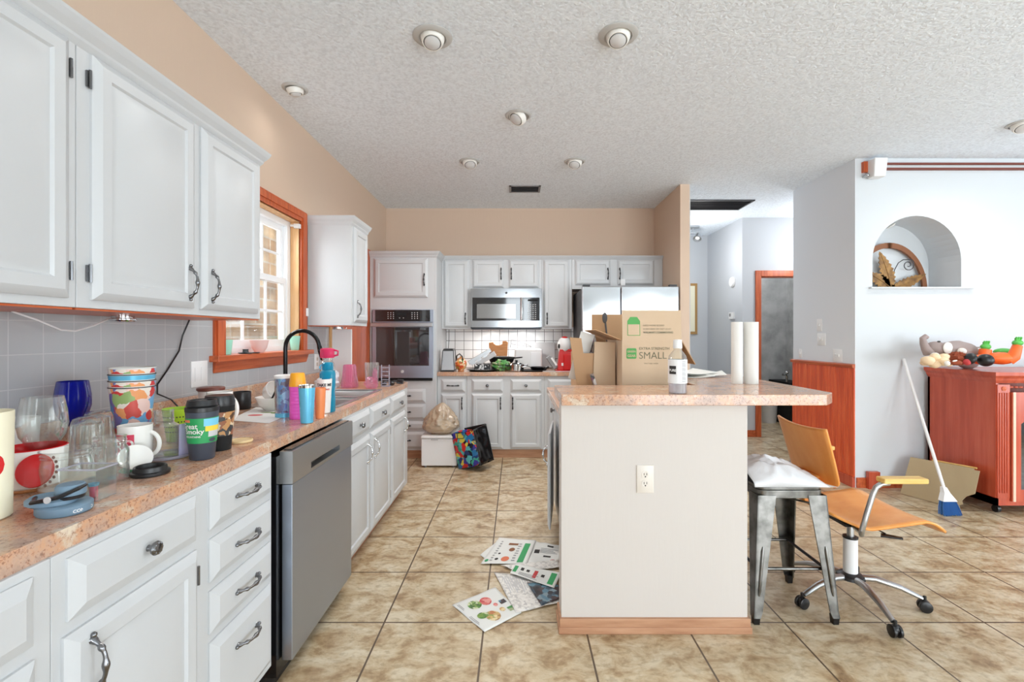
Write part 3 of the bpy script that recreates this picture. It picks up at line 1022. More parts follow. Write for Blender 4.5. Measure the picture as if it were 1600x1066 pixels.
# wall oven
t = thing('built_in_oven', 'stainless wall oven with a dark window and bar handle', 'oven', (-1.2, 5.1, 0.83))
w0, w1 = -1.505, -0.872
YO = OY - 0.02
MB().box(w0 + 0.01, w1 - 0.01, YO + 0.02, OY + 0.56, 0.84, 1.56).build('case', 'dark_metal', t)
mb = MB().box(w0, w1, YO - 0.005, YO + 0.02, 1.44, 1.572, 0).box(w0 + 0.03, w1 - 0.03, YO - 0.008, YO - 0.004, 1.447, 1.567, 1)
cpn = mb.build('control_panel', ['stainless', 'black_glass'], t)
mb = MB()
for gx_, n_ in ((-1.345, 3), (-1.095, 3)):
    for i in range(n_):
        for j in range(4):
            mb.box(gx_ + i * 0.028, gx_ + i * 0.028 + 0.009, YO - 0.0088, YO - 0.008, 1.475 + j * 0.02, 1.483 + j * 0.02)
mb.box(-1.225, -1.215, YO - 0.0088, YO - 0.008, 1.48, 1.487).box(-1.185, -1.175, YO - 0.0088, YO - 0.008, 1.48, 1.487)
mb.build('button_markings', 'light_grey', cpn)
MB().box(-1.25, -1.155, YO - 0.0088, YO - 0.008, 1.508, 1.538).build('display', 'matte_black', cpn)
mb = MB()
mb.box(w0, w0 + 0.04, YO - 0.012, YO + 0.02, 0.858, 1.437).box(w1 - 0.04, w1, YO - 0.012, YO + 0.02, 0.858, 1.437)
mb.box(w0 + 0.04, w1 - 0.04, YO - 0.012, YO + 0.02, 0.858, 0.985).box(w0 + 0.04, w1 - 0.04, YO - 0.012, YO + 0.02, 1.388, 1.437)
dr = mb.build('door', 'stainless', t)
MB().box(w0 + 0.04, w1 - 0.04, YO - 0.011, YO + 0.01, 0.985, 1.388).build('oven_window', 'oven_window', dr)
mb = MB().box(w0 - 0.005, w1 + 0.005, YO - 0.06, YO - 0.042, 1.392, 1.432)
mb.box(w0 + 0.02, w0 + 0.045, YO - 0.045, YO - 0.01, 1.40, 1.425).box(w1 - 0.045, w1 - 0.02, YO - 0.045, YO - 0.01, 1.40, 1.425)
mb.build('bar_handle', 'satin_metal', dr, bevel=0.004)
M = Matrix.Rotation(PI / 2, 4, 'X')
MB().lathe([(0, 0), (.016, 0), (.016, .002), (0, .002)], (-1.19, YO - 0.0125, 0.925), 20, M=M).build('round_badge', 'light_grey', dr)
MB().box(w0 + 0.01, w1 - 0.01, YO, YO + 0.02, 0.828, 0.856).build('vent', 'matte_black', t)

# --- back uppers
UY = 5.275
g3 = 'white wall cabinets on the back wall'
def upper(label, x0, x1, z0, doors, z1=2.165):
    c = thing('upper_cabinet', label, 'cabinet', ((x0 + x1) / 2, 5.4, z0), group=g3)
    carcass(c, x0, x1, UY, YB - 0.008, z0, z1)
    MB().frust((x0, x1, UY - 0.004, UY), z1 - 0.012, (x0, x1, UY - 0.028, UY), z1 + 0.02).box(x0, x1, UY - 0.03, YB - 0.008, z1 + 0.02, z1 + 0.026).build('crown_moulding', 'white_paint', c)
    for a, b_, q0, q1, ha, hz in doors:
        front(c, 'B', UY, a, b_, q0, q1, 'door', 'pull', ha, hz, hmat='dark_metal')
upper('tall narrow white wall cabinet between the oven cabinet and the microwave', -0.836, -0.512, 1.375, [(-0.812, -0.53, 1.39, 2.148, -0.57, 1.49)])
upper('low two-door white wall cabinet above the microwave', -0.511, 0.283, 1.82, [(-0.492, -0.142, 1.835, 2.148, -0.172, 1.99), (-0.085, 0.252, 1.835, 2.148, -0.058, 1.99)])
upper('tall narrow white wall cabinet between the microwave and the refrigerator', 0.284, 0.62, 1.375, [(0.302, 0.59, 1.39, 2.148, 0.342, 1.49)])
upper('low two-door white wall cabinet above the refrigerator', 0.621, 1.637, 1.82, [(0.655, 1.052, 1.865, 2.148, 1.02, 1.99), (1.13, 1.54, 1.865, 2.148, 1.152, 1.99)])
# microwave
t = thing('microwave', 'stainless over-the-range microwave with a keypad on its right', 'microwave', (-0.11, 5.4, 1.375))
m0, m1, MY = -0.508, 0.28, 5.2
MB().box(m0, m1, MY + 0.02, YB - 0.01, 1.378, 1.818).build('case', 'dark_metal', t)
mb = MB().box(m0, m1, MY, MY + 0.02, 1.72, 1.818).box(m0, m1, MY, MY + 0.02, 1.392, 1.465)
mb.box(m0, m0 + 0.022, MY, MY + 0.02, 1.465, 1.72).box(m1 - 0.025, m1, MY, MY + 0.02, 1.465, 1.72)
fr = mb.build('front_frame', 'brushed_steel', t)
MB().lathe([(0, 0), (.012, 0), (.012, .002), (0, .002)], (-0.112, MY - 0.0005, 1.772), 16, M=M).build('round_badge', 'dark_grey', fr)
d = MB().box(m0 + 0.022, 0.08, MY - 0.004, MY + 0.018, 1.466, 1.719).build('door', 'black_glass', t)
MB().box(-0.437, -0.01, MY - 0.006, MY - 0.004, 1.49, 1.648).build('window_screen', 'micro_window', d)
MB().tube([(0.056, MY - 0.03, 1.47), (0.058, MY - 0.04, 1.6), (0.056, MY - 0.03, 1.718)], [.014, .017, .014], 10).build('bar_handle', 'chrome', d)
kp = MB().box(0.082, m1 - 0.025, MY - 0.004, MY + 0.018, 1.466, 1.719).build('keypad', 'black_glass', t)
mb = MB()
for i in range(4):
    for j in range(8):
        mb.box(0.125 + i * 0.026, 0.138 + i * 0.026, MY - 0.0046, MY - 0.004, 1.482 + j * 0.022, 1.490 + j * 0.022)
mb.build('keys', 'light_grey', kp)
MB().box(0.125, 0.235, MY - 0.0046, MY - 0.004, 1.68, 1.70).build('display', 'matte_black', kp)
mb = MB().box(m0 + 0.01, m1 - 0.01, MY + 0.005, MY + 0.3, 1.368, 1.391)
mb.build('grease_vent', 'dark_metal', t)
for lx in (-0.3, 0.08):
    MB().box(lx - .03, lx + .03, MY + .06, MY + .10, 1.3655, 1.3675).build('task_lamp_lens', 'bulb_lens', t)
    area('microwave_task_lamp', (lx, MY + .15, 1.36), (0, 0, 0), .06, .06, 1.5, (1, .98, .95))

# --- back base cabinets
GY = 4.985
g4 = 'white base cabinets on the back wall'
def lower(label, x0, x1, fronts):
    c = thing('base_cabinet', label, 'cabinet', ((x0 + x1) / 2, 5.3, 0), group=g4)
    carcass(c, x0, x1, GY, YB - 0.008, 0.095, 0.872, toe=(x0, x1, GY + 0.03, YB - 0.01, 0, 0.095))
    for k, a, b_, q0, q1, h, ha, hz, hd in fronts:
        front(c, 'B', GY, a, b_, q0, q1, k, h, ha, hz, hd, hmat='dark_metal')
lower('narrow white base cabinet behind the tan bag, one drawer with a pull', -0.836, -0.526, [('drawer', -0.796, -0.545, 0.705, 0.84, 'pull', None, None, 'h'), ('door', -0.796, -0.545, 0.105, 0.685, 'pull', -0.575, 0.585, 'v')])
lower('white base cabinet with two knobbed drawers below the back counter', -0.525, 0.295, [('drawer', -0.474, -0.142, 0.705, 0.84, 'knob', None, None, 'v'), ('drawer', -0.064, 0.264, 0.705, 0.84, 'knob', None, None, 'v'),
      ('door', -0.474, -0.142, 0.105, 0.685, 'pull', -0.168, 0.585, 'v'), ('door', -0.064, 0.264, 0.105, 0.685, 'pull', -0.04, 0.585, 'v')])
lower('white base cabinet beside the refrigerator, partly behind the island', 0.296, 0.625, [('drawer', 0.33, 0.60, 0.705, 0.84, 'pull', 0.585, None, 'v'), ('door', 0.33, 0.60, 0.105, 0.685, 'pull', 0.575, 0.585, 'v')])
t = thing('countertop', 'short speckled laminate countertop against the back wall', 'countertop', (-0.1, 5.3, 0.872))
MB().box(-0.837, 0.655, GY - 0.025, YB - 0.007, 0.8725, 0.914).build('worktop', 'granite_laminate', t, bevel=0.004)
# refrigerator
t = thing('refrigerator', 'stainless double-door refrigerator behind the moving boxes', 'refrigerator', (1.13, 5.0, 0))
MB().box(0.665, 1.61, 4.76, 5.5, 0.03, 1.775).build('case', 'dark_grey', t, bevel=0.004)
for a, b_ in ((0.655, 1.037), (1.045, 1.617)):
    d = MB().box(a, b_, 4.69, 4.755, 0.04, 1.79).build('door', 'fridge_steel', t, bevel=0.008)
    hx = 1.005 if a < 1 else 1.078
    MB().tube([(hx, 4.69, 0.75), (hx, 4.65, 0.78), (hx, 4.645, 1.1), (hx, 4.65, 1.42), (hx, 4.69, 1.45)], 0.013, 10).build('door_handle', 'satin_metal', d)
for hx in (0.70, 1.57):
    MB().ob((hx, 4.74, 1.80), (0.07, 0.06, 0.02)).build('hinge_cover', 'black_plastic', t)

# ================================================================== ISLAND
t = thing('kitchen_island', 'cream-faced kitchen island with a wooden base trim and an aisle-side cabinet', 'island', (0.62, 2.7, 0))
PY = 2.065
MB().box(0.197, 1.012, PY, PY + 0.11, 0.0, 0.997).box(0.93, 1.012, PY + 0.11, 3.5, 0, 0.997).build('half_wall', 'pale_beige_wall', t)
MB().box(0.188, 1.021, PY - 0.014, PY + 0.12, 0, 0.065).box(0.183, 1.026, PY - 0.019, PY + 0.12, 0, 0.03).build('base_trim', 'kick_wood', t, bevel=0.003)
mb = MB()
mb.box(0.275, 0.93, 2.176, 2.35, 0.09, 0.872).box(0.275, 0.93, 2.85, 3.52, 0.09, 0.872).box(0.5, 0.93, 2.35, 2.85, 0.09, 0.872)
mb.box(0.275, 0.5, 2.35, 2.85, 0.09, 0.12).box(0.275, 0.5, 2.35, 2.85, 0.72, 0.872)
mb.build('cabinet_body', 'white_paint', t)
MB().box(0.285, 0.499, 2.351, 2.849, 0.121, 0.125).box(0.49, 0.499, 2.351, 2.849, 0.121, 0.719).box(0.285, 0.499, 2.84, 2.849, 0.121, 0.719).build('interior_shade', 'dark_grey', t)  # dark panels stand in for the shade inside the open cabinet
MB().box(0.34, 0.93, 2.176, 3.5, 0, 0.09).build('toe_kick', 'kick_wood_y', t)
for a, b_ in ((2.2, 2.83), (2.87, 3.49)):
    front(t, 'I', 0.275, a, b_, 0.735, 0.855, 'drawer', 'knob')
mb = MB()
# the open cabinet door swings out from its far edge
M0 = Matrix.Translation((0.272, 3.30, 0)) @ Matrix.Rotation(math.radians(-7), 4, 'Z')
u_ = (M0.to_3x3() @ Vector((0, -1, 0))); n_ = (M0.to_3x3() @ Vector((-1, 0, 0)))
d = MB().panel(Vector((0.262, 3.32, 0.11)), u_, Z, n_, 0.44, 0.59, FR['door']).build('door', 'white_paint', t, ang=20)
pull(d, Vector((0.262, 3.32, 0.56)) + u_ * 0.4 + n_ * 0.02, Z, n_, mat='chrome')
MB().box(0.225, 0.925, 2.178, 3.52, 0.8725, 0.914).build('lower_worktop', 'granite_laminate', t, bevel=0.004)
t = thing('bar_countertop', 'raised L-shaped laminate bar top with a clipped corner overhanging the stool', 'countertop', (0.8, 2.4, 0.998))
bar_pts = [(0.194, 2.03), (1.338, 2.03), (1.412, 2.106), (1.412, 3.15), (0.925, 3.15), (0.925, 2.42), (0.194, 2.42)]
MB().prism(bar_pts, 'z', 0.998, 1.045).build('bar_top', 'granite_laminate', t, bevel=0.0025)
# ================================================================== ON THE LONG COUNTER
CZ = 0.9145
def vprof(rb, rt, h, th=0.002, foot=0.0, mid=None):
    """open vessel: up the outside, down the inside"""
    o = [(0, 0), (rb * .94, 0), (rb, 0.003)]
    if mid:
        o += [(r, z) for r, z in mid]
    o += [(rt, h), (rt - th, h)]
    if mid:
        o += [(r - th, z) for r, z in reversed(mid)]
    o += [(rb - th, 0.006), (0, 0.006)]
    return o
def base_at(px, py, r, z=CZ):
    """centre of a round base whose nearest rim point shows at px, py"""
    p = onz(px, py, z)
    d = Vector((p.x, p.y, 0)).normalized()
    return Vector((p.x, p.y, z)) + d * r
def one(mb, name, mats, label, cat, group=None, **kw):
    return mb.build(name, mats, label=label, cat=cat, group=group, **kw)
def handle(parent, c, ang, r, h, w, mat, th=0.006):
    u = Vector((math.cos(ang), math.sin(ang), 0))
    pts = []
    for i in range(13):
        a = PI * i / 12
        pts.append(Vector(c) + u * (r - 0.003 + math.sin(a) * w) + Z * (h / 2 * math.cos(a)))
    return MB().tube(pts, th, 8).build('handle', mat, parent)

# cream tumbler with the red swirl, cut by the frame
p = Vector((-1.124, 0.985, CZ))
t = thing('tumbler', 'tall cream tumbler with a red swirl, cut off by the left edge', 'tumbler', p)
MB().lathe(vprof(.049, .052, .225), p, 40).build('cup', 'cream', t)
mb = MB()
def on_cyl(c, r, a, z):
    return Vector((c[0] + r * math.cos(a), c[1] + r * math.sin(a), c[2] + z))
def decal(mb, c, r, a0, a1, z0, z1, m=0, shape=None, n=14, k=8, lift=.0008, slope=0):
    def fn(u, v):
        a = a0 + (a1 - a0) * u
        z = z0 + (z1 - z0) * v
        if shape:
            z = (z0 + z1) / 2 + (z - (z0 + z1) / 2) * shape(u)
        return on_cyl(c, r + lift + slope * z, a, z)
    mb.sheet(fn, n, k, m)
    return mb
rd = lambda u: max(0.02, math.sqrt(max(0, 1 - (2 * u - 1) ** 2)))
decal(mb, p, .0502, -0.75, 0.05, .092, .14, 0, rd)
decal(mb, p, .0508, -0.95, -0.15, .146, .168, 0, lambda u: max(.02, math.sin(PI * u) ** 1.5))
mb.build('red_swirl', 'red_gloss', t)

# white tumbler behind, crock, lid
p = Vector((-1.485, 1.415, CZ))
one(MB().lathe(vprof(.034, .04, .14), p), 'tumbler', 'white_plastic', 'plain white tumbler against the tiles behind the cream tumbler', 'tumbler')
p = base_at(62, 768, .05) 
p = Vector((p.x - .02, p.y, CZ))
t = thing('crock', 'white ceramic crock with a red inside and wooden foot', 'crock', p)
MB().lathe([(0, .008), (.062, .008), (.066, .012), (.069, .098), (.067, .101)], p, 36).build('bowl', 'white_ceramic', t)
MB().lathe([(.0675, .1012), (.069, .1015), (.066, .103), (.063, .09), (.06, .03), (0, .03)], p, 36).build('glazed_inside', 'red_gloss', t, label='red glazed inside and rim')
MB().lathe([(0, 0), (.062, 0), (.064, .004), (.062, .008), (0, .008)], p, 36).build('foot', 'caddy_wood', t)
q = Vector((-1.165, 1.14, CZ + .058))
t = thing('crock_cover', 'round red lid leaning on the white crock', 'lid', q)
M = Matrix.Rotation(math.radians(76), 4, 'X') @ Matrix.Rotation(0.2, 4, 'Y')
MB().lathe([(0, -.004), (.034, -.004), (.040, 0), (.038, .004), (.02, .006), (0, .006)], q, 30, M=M).build('disc', 'red_gloss', t)
mb = MB()
for i in range(7):
    a = -0.9 + i * 0.28
    d = M.to_3x3() @ Vector((math.cos(a) * .0445, math.sin(a) * .0445, 0))
    mb.ell(q + d, (.004, .002, .004), n=8, k=6)
mb.build('beaded_edge', 'brown_lid', t)

# wine glass, cobalt goblet, ribbed tumblers
p = Vector((-1.262, 1.255, CZ))
one(MB().lathe([(r * .92, z) for r, z in [(0, .002), (.036, .002), (.036, .004), (.006, .01), (.0035, .02), (.0035, .062), (.008, .07), (.03, .088), (.05, .120), (.056, .150), (.053, .185), (.046, .222),
    (.0445, .222), (.0515, .185), (.0545, .150), (.0485, .120), (.028, .09), (0, .078)]], p, 36), 'wine_glass', 'clear_glass', 'clear stemmed wine glass beside the blue goblet', 'glass')
p = Vector((-1.455, 1.545, CZ))
one(MB().lathe([(0, 0), (.033, 0), (.033, .004), (.008, .01), (.007, .085), (.02, .095), (.038, .12), (.047, .155), (.047, .19), (.040, .236), (.038, .236), (.045, .19), (.045, .155), (.036, .122), (0, .1)], p, 30), 'goblet', 'cobalt_glass', 'dark cobalt blue goblet against the tiles', 'glass')
gl = []
for (x, y), lab in (((-1.235, 1.355), 'upturned clear ribbed glass nearer the wine glass'), ((-1.292, 1.455), 'upturned clear ribbed glass behind the other ribbed one')):
    mb = MB()
    pr = [(.043, 0), (.0435, .003), (.036, .135), (.031, .148), (.02, .153), (0, .154), (0, .145), (.033, .132), (.041, 0)]
    mb.lathe(pr, (x, y, CZ), 32)
    for i in range(16):
        a = 2 * PI * i / 16
        mb.tube([(x + .0432 * math.cos(a), y + .0432 * math.sin(a), CZ + .004), (x + .037 * math.cos(a), y + .037 * math.sin(a), CZ + .13)], .0016, 5)
    one(mb, 'ribbed_glass', 'clear_glass', lab, 'glass', 'upturned ribbed glasses')
def jar(px, py, r, h, neck, label, shoulder=0.8, name='glass_jar', at=None):
    p = at or base_at(px, py, r)
    p = Vector(p)
    th = .002
    ns = h * shoulder
    o = [(0, 0), (r * .9, 0), (r, .006), (r, ns - .012), (r * .97, ns - .004), (neck, ns + .006), (neck, ns + .010), (neck + .002, ns + .012), (neck, ns + .015), (neck + .002, ns + .019), (neck, ns + .022), (neck, h - .003), (neck + .002, h)]
    i_ = [(neck - th, h), (neck - th, ns + .006), (r * .97 - th, ns - .006), (r - th, ns - .012), (r - th, .008), (0, .006)]
    one(MB().lathe(o + i_, p, 36), name, 'clear_glass', label, 'jar')
    return p
pj1 = jar(104, 772, .054, .1, .050, 'wide-mouthed clear glass jar behind the clear plastic box', .72)
pj2 = jar(172, 757, .041, .118, .034, 'clear glass jar with a threaded neck in front of the red mug', .74)
pj3 = Vector((-1.115, 1.49, CZ + .004))
jar(0, 0, .041, .145, .026, 'taller clear glass jar standing in the lilac container', .70, at=pj3)
# lilac container the tall jar stands in
t = thing('food_container', 'lilac plastic container lying open around the tall jar', 'container', (-1.11, 1.50, CZ))
MB().lathe([(0, 0), (.062, 0), (.068, .003), (.069, .010), (.066, .0105), (.064, .0035), (0, .0035)], (-1.11, 1.50, CZ), 36).build('tray', 'frosty_plastic', t)
mb = MB()
mb.sheet(lambda u, v: on_cyl((-1.11, 1.50, CZ), .064 + .004 * v, -0.5 + 1.5 * u, .004 + .105 * v), 14, 4)
mb.build('raised_side', 'lilac_plastic', t, solid=.0015)
# clear plastic box, with its red and blue bits
p = onz(118, 786)
t = thing('plastic_box', 'small clear plastic box holding a blue ring, in front of the wide jar', 'box', (p.x, p.y + .03, CZ))
mb = MB()
x0, x1, y0, y1 = p.x - .042, p.x + .042, p.y + .005, p.y + .062
mb.box(x0, x1, y0, y0 + .002, CZ, CZ + .074).box(x0, x1, y1 - .002, y1, CZ, CZ + .074).box(x0, x0 + .002, y0, y1, CZ, CZ + .074).box(x1 - .002, x1, y0, y1, CZ, CZ + .074).box(x0, x1, y0, y1, CZ, CZ + .002)
bx = mb.build('tub', 'clear_glass', t)
mb = MB()
mb.tube([(x0 - .002, y0 - .002, CZ + .074), (x1 + .002, y0 - .002, CZ + .074), (x1 + .002, y1, CZ + .074), (x0 - .002, y1, CZ + .074)], .0022, 6, closed=True)
mb.build('rim', 'frosty_plastic', t)
c_ = Vector(((x0 + x1) / 2 + .012, (y0 + y1) / 2, CZ + .0025))
one(MB().lathe([(.007, .026), (.010, .026), (.011, .032), (.007, .032)], c_, 20).lathe([(0, 0), (.008, 0), (.008, .026), (0, .026)], c_, 20, m=1), 'ring_cap', ['tumbler_blue', 'rose_ink'], 'tiny blue-topped pink cap inside the clear plastic box', 'cap')
c_ = Vector(((x0 + x1) / 2 + .016, (y0 + y1) / 2 - .022, CZ + .0025))
# slate blue bottle lid
p = onz(68, 810)
t = thing('flask_lid', 'slate blue water bottle lid with a black carry strap', 'lid', (p.x, p.y + .03, CZ))
cx, cy = p.x - .002, p.y + .036
MB().lathe([(0, 0), (.042, 0), (.045, .004), (.045, .018), (.040, .022), (0, .022)], (cx + .012, cy, CZ), 32, sx=1.12).build('base', 'slate_blue', t)
mb = MB().lathe([(0, .018), (.036, .018), (.042, .022), (.042, .030), (.034, .036), (.028, .032), (0, .030)], (cx - .014, cy - .002, CZ), 32, sx=1.15, sy=.9)
mb.build('spout_ring', 'slate_blue', t)
MB().lathe([(0, .03), (.024, .03), (.025, .036), (.022, .040), (0, .040)], (cx + .022, cy + .004, CZ), 24).build('gasket', 'black_plastic', t)
MB().lathe([(0, .038), (.026, .038), (.027, .041), (.026, .056), (.023, .060), (.019, .061), (0, .061)], (cx + .022, cy + .004, CZ), 26).build('cap', 'slate_blue', t)
MB().tube([(cx - .05, cy - .002, CZ + .032), (cx - .02, cy - .038, CZ + .032), (cx + .03, cy - .036, CZ + .042), (cx + .052, cy - .01, CZ + .054), (cx + .05, cy + .01, CZ + .056)], [.004, .006, .0065, .006, .004], 8, flat=.7).build('strap', 'black_plastic', t)
MB().lathe([(0, 0), (.007, 0), (.007, .003), (0, .003)], (cx + .018, cy - .043, CZ + .040), 14, M=Matrix.Rotation(PI / 2, 4, 'X')).build('pivot', 'light_grey', t)
letters('CONTIGO', .009, 'white_plastic', t, (0, 0, CZ + .006), (1, 0, 0), (0, 0, 1), wrap=(cx + .012, cy, .0495, -0.55, 0), bold=.0002)
# stack of printed party cups
pc = base_at(203, 662, .036)
pc = Vector((-1.272, 1.56, CZ))
h0 = .02
for k in range(4):
    zz = k * .021
    p = pc + Vector((0, 0, zz))
    mats = ['party_print', 'tumbler_blue', 'party_print', 'party_print'][::-1][k]
    lab = ['outermost printed paper cup, lowest of the stack by the green cup', 'second printed paper cup from the bottom of its stack', 'paper cup with a plain blue rim band in the stack', 'topmost white-rimmed paper cup of the stack'][k]
    t = thing('paper_cup', lab, 'cup', p, group='stacked party cups')
    r0, r1, h = .043, .062, .215
    sh = (r1 - r0) / h
    MB().lathe([(0, .004), (r0 - .0012 * 1, .004), (r1 - .001, h), (r1 + .0012, h + .0005), (r1 + .0012, h + .003), (r1 - .002, h + .002), (r0 - .0022, .006), (0, .006)], p, 36).build('cup', 'paper_white' if k else 'party_print', t)
    MB().lathe([(r1 - .0175 * sh + .0003, h - .0155), (r1 + .0004, h - .001)], p, 36).build('rim_band', ['party_print', 'party_print', 'tumbler_blue', 'party_print'][k], t)
    MB().lathe([(r1 - .001, h), (r1 + .0016, h + .0004), (r1 + .0016, h + .0028), (r1 - .001, h + .003)], p, 36).build('rolled_rim', ['dark_ink', 'dark_ink', 'dark_ink', 'paper_white'][k], t)
# red and white mug
p = Vector((-1.145, 1.415, CZ))
t = thing('mug', 'white mug with a red patterned panel, facing the jars', 'mug', p)
MB().lathe(vprof(.040, .043, .118, .003), p, 32).build('cup', 'white_ceramic', t)
mb = decal(MB(), p, .0405, -2.6, -0.95, .025, .095, slope=.03)
mb.build('red_panel', 'rose_ink', t)
letters('R2', .055, 'white_ceramic', t, (0, 0, p.z + .042), (1, 0, 0), (0, 0, 1), wrap=(p.x, p.y, .0425, -2.3, .03))
handle(t, p + Vector((0, 0, .06)), 0.15, .041, .07, .028, 'white_ceramic')
# tilted white dish, green and black lids
p = onz(208, 738)
one(MB().lathe([(0, 0), (.040, 0), (.044, .003), (.044, .006), (.04, .007), (.038, .005), (0, .004)], (p.x, p.y + .02, CZ), 30), 'green_lid', 'emerald', 'green plastic lid lying under the white saucer', 'lid')
M = Matrix.Rotation(math.radians(40), 4, 'Y') @ Matrix.Rotation(math.radians(28), 4, 'X')
one(MB().lathe([(0, 0), (.02, 0), (.036, .006), (.041, .009), (.04, .011), (.019, .004), (0, .003)], (p.x - .004, p.y + .012, CZ + .034), 32, M=M), 'saucer', 'white_ceramic', 'white saucer tilted up against the jars', 'saucer')
p = base_at(235, 746, .04)
one(MB().lathe([(0, 0), (.043, 0), (.046, .002), (.046, .009), (.040, .011), (.0385, .022), (.036, .0235), (.033, .022), (.031, .012), (0, .012)], p, 36), 'cup_lid', 'black_plastic', 'black travel-cup lid near the counter edge', 'lid')
# lime cup
p = Vector((-1.245, 1.735, CZ))
t = thing('lime_cup', 'lime green plastic cup with a dark dashed pattern', 'cup', p)
MB().lathe(vprof(.036, .051, .118), p, 32).build('cup', 'lime', t)
mb = MB()
for i in range(16):
    for j in range(4):
        a = -2.6 + i * .2 + (j % 2) * .1
        z = .035 + j * .018
        r = .036 + (.051 - .036) * z / .118
        decal(mb, p, r, a, a + .1, z, z + .004, lift=.001, n=2, k=1)
mb.build('dash_print', 'dark_ink', t)
# the green souvenir tumbler and its dark twin
p = base_at(316, 719, .027)
t = thing('travel_mug', 'black-lidded travel mug with a green souvenir label', 'mug', p)
r0, r1, h = .0345, .0455, .15
sl = (r1 - r0) / h
MB().lathe([(0, 0), (r0 * .95, 0), (r0, .003), (r1, h), (0, h)], p, 40).build('cup', 'charcoal_blue', t)
MB().lathe([(r0 + sl * .053, .053), (r0 + sl * .053 + .001, .0535), (r1 - sl * .02 + .001, .13), (r1 - sl * .02, .131)], p, 40).build('green_label', 'green_print', t)
RR = r0 + .0012
mb = MB()
for k_, (a0_, a1_, z0_, z1_, m_) in enumerate(((-.9, .3, .106, .129, 0), (-.8, .3, .090, .106, 1), (-.6, .3, .072, .090, 2), (-2.35, -1.75, .119, .127, 3), (-.55, 0.0, .056, .068, 4))):
    decal(mb, p, RR, a0_, a1_, z0_, z1_, m_, rd if m_ == 4 else None, slope=sl)
mb.build('label_print', ['sky_print', 'yellow_print', 'light_grey', 'salmon_print', 'charcoal_blue'], t)
letters('Great', .022, 'paper_white', t, (0, 0, p.z + .100), (1, 0, 0), (0, 0, 1), wrap=(p.x, p.y, RR + .100 * sl + .001, -2.45, sl), bold=.0004)
letters('Smoky', .021, 'paper_white', t, (0, 0, p.z + .084), (1, 0, 0), (0, 0, 1), wrap=(p.x, p.y, RR + .084 * sl + .001, -2.2, sl), bold=.0004)
letters('MOUNTAINS', .008, 'paper_white', t, (0, 0, p.z + .072), (1, 0, 0), (0, 0, 1), wrap=(p.x, p.y, RR + .072 * sl + .001, -2.2, sl), bold=.0002)
MB().lathe([(r1 - .001, h - .002), (r1 + .001, h), (r1 + .001, h + .012), (r1 - .004, h + .014), (r1 - .002, h + .018), (r1 - .006, h + .034), (r1 - .011, h + .034), (r1 - .013, h + .028), (0, h + .028)], p, 40).build('lid', 'black_plastic', t)
MB().ob(p + Vector((.004, -.012, h + .031)), (.022, .03, .008), (0, 0, -.3)).build('lid_slider', 'dark_grey', t, bevel=.002)
p2 = p + Vector((-.018, .115, 0))
t = thing('travel_mug', 'dark travel mug with a brown label, half hidden behind the green one', 'mug', p2)
MB().lathe([(0, 0), (r0, 0), (r0, .003), (r1, h), (0, h)], p2, 32).build('cup', 'matte_black', t)
MB().lathe([(r0 + sl * .05 + .001, .05), (r1 - sl * .02 + .001, .13)], p2, 32).build('label_band', 'brown_label_print', t)
MB().lathe([(r1, h), (r1 + .001, h + .012), (r1 - .004, h + .034), (0, h + .03)], p2, 32).build('lid', 'black_plastic', t)
# white mug with floral print + lid on top
p = Vector((-1.165, 1.85, CZ))
t = thing('mug', 'tall white mug with a pink floral print, right of the travel mugs', 'mug', p)
MB().lathe(vprof(.041, .045, .165, .003), p, 32).build('cup', 'white_ceramic', t)
mb = MB()
for i, (a, z) in enumerate([(-1.1, .03), (-.8, .08), (-1.3, .1), (-.6, .05), (-1.0, .055), (-.9, .112)]):
    decal(mb, p, .043, a, a + .12, z, z + .02, 0, rd, slope=.03, n=6, k=3)
mb.build('floral_print', 'rose_ink', t)
handle(t, p + Vector((0, 0, .10)), -0.25, .044, .095, .042, 'white_ceramic', .007)
one(MB().lathe([(0, .0), (.05, .0), (.054, .003), (.054, .012), (.05, .015), (0, .015)], (-1.336, 2.06, CZ + .145), 32).lathe([(0, 0), (.04, 0), (.048, .145), (0, .145)], (-1.336, 2.06, CZ), 32, m=1), 'lidded_canister', ['brown_lid', 'white_plastic'], 'white canister with a flat brown lid under the light switch', 'canister')
# black canister
one(MB().lathe([(0, 0), (.040, 0), (.043, .004), (.043, .087), (.041, .091), (.038, .091), (.036, .01), (0, .01)], (-1.445, 2.48, CZ), 32), 'black_canister', 'black_plastic', 'short black round canister against the upstand', 'canister')
p = onz(374, 692)
t = thing('jar_lid', 'round cork-coloured lid lying on the open counter', 'lid', (p.x, p.y, CZ))
MB().lathe([(0, 0), (.036, 0), (.038, .003), (.037, .008), (.034, .009), (.032, .006), (0, .006)], (p.x, p.y + .012, CZ), 32).build('disc', 'cork_tan', t)
p = onz(351, 696)
one(MB().ob((p.x, p.y + .004, CZ + .004), (.022, .012, .008), (0, 0, .6)), 'plastic_clip', 'red_plastic', 'tiny red plastic clip beside the cork-coloured lid', 'clip', bevel=.002)
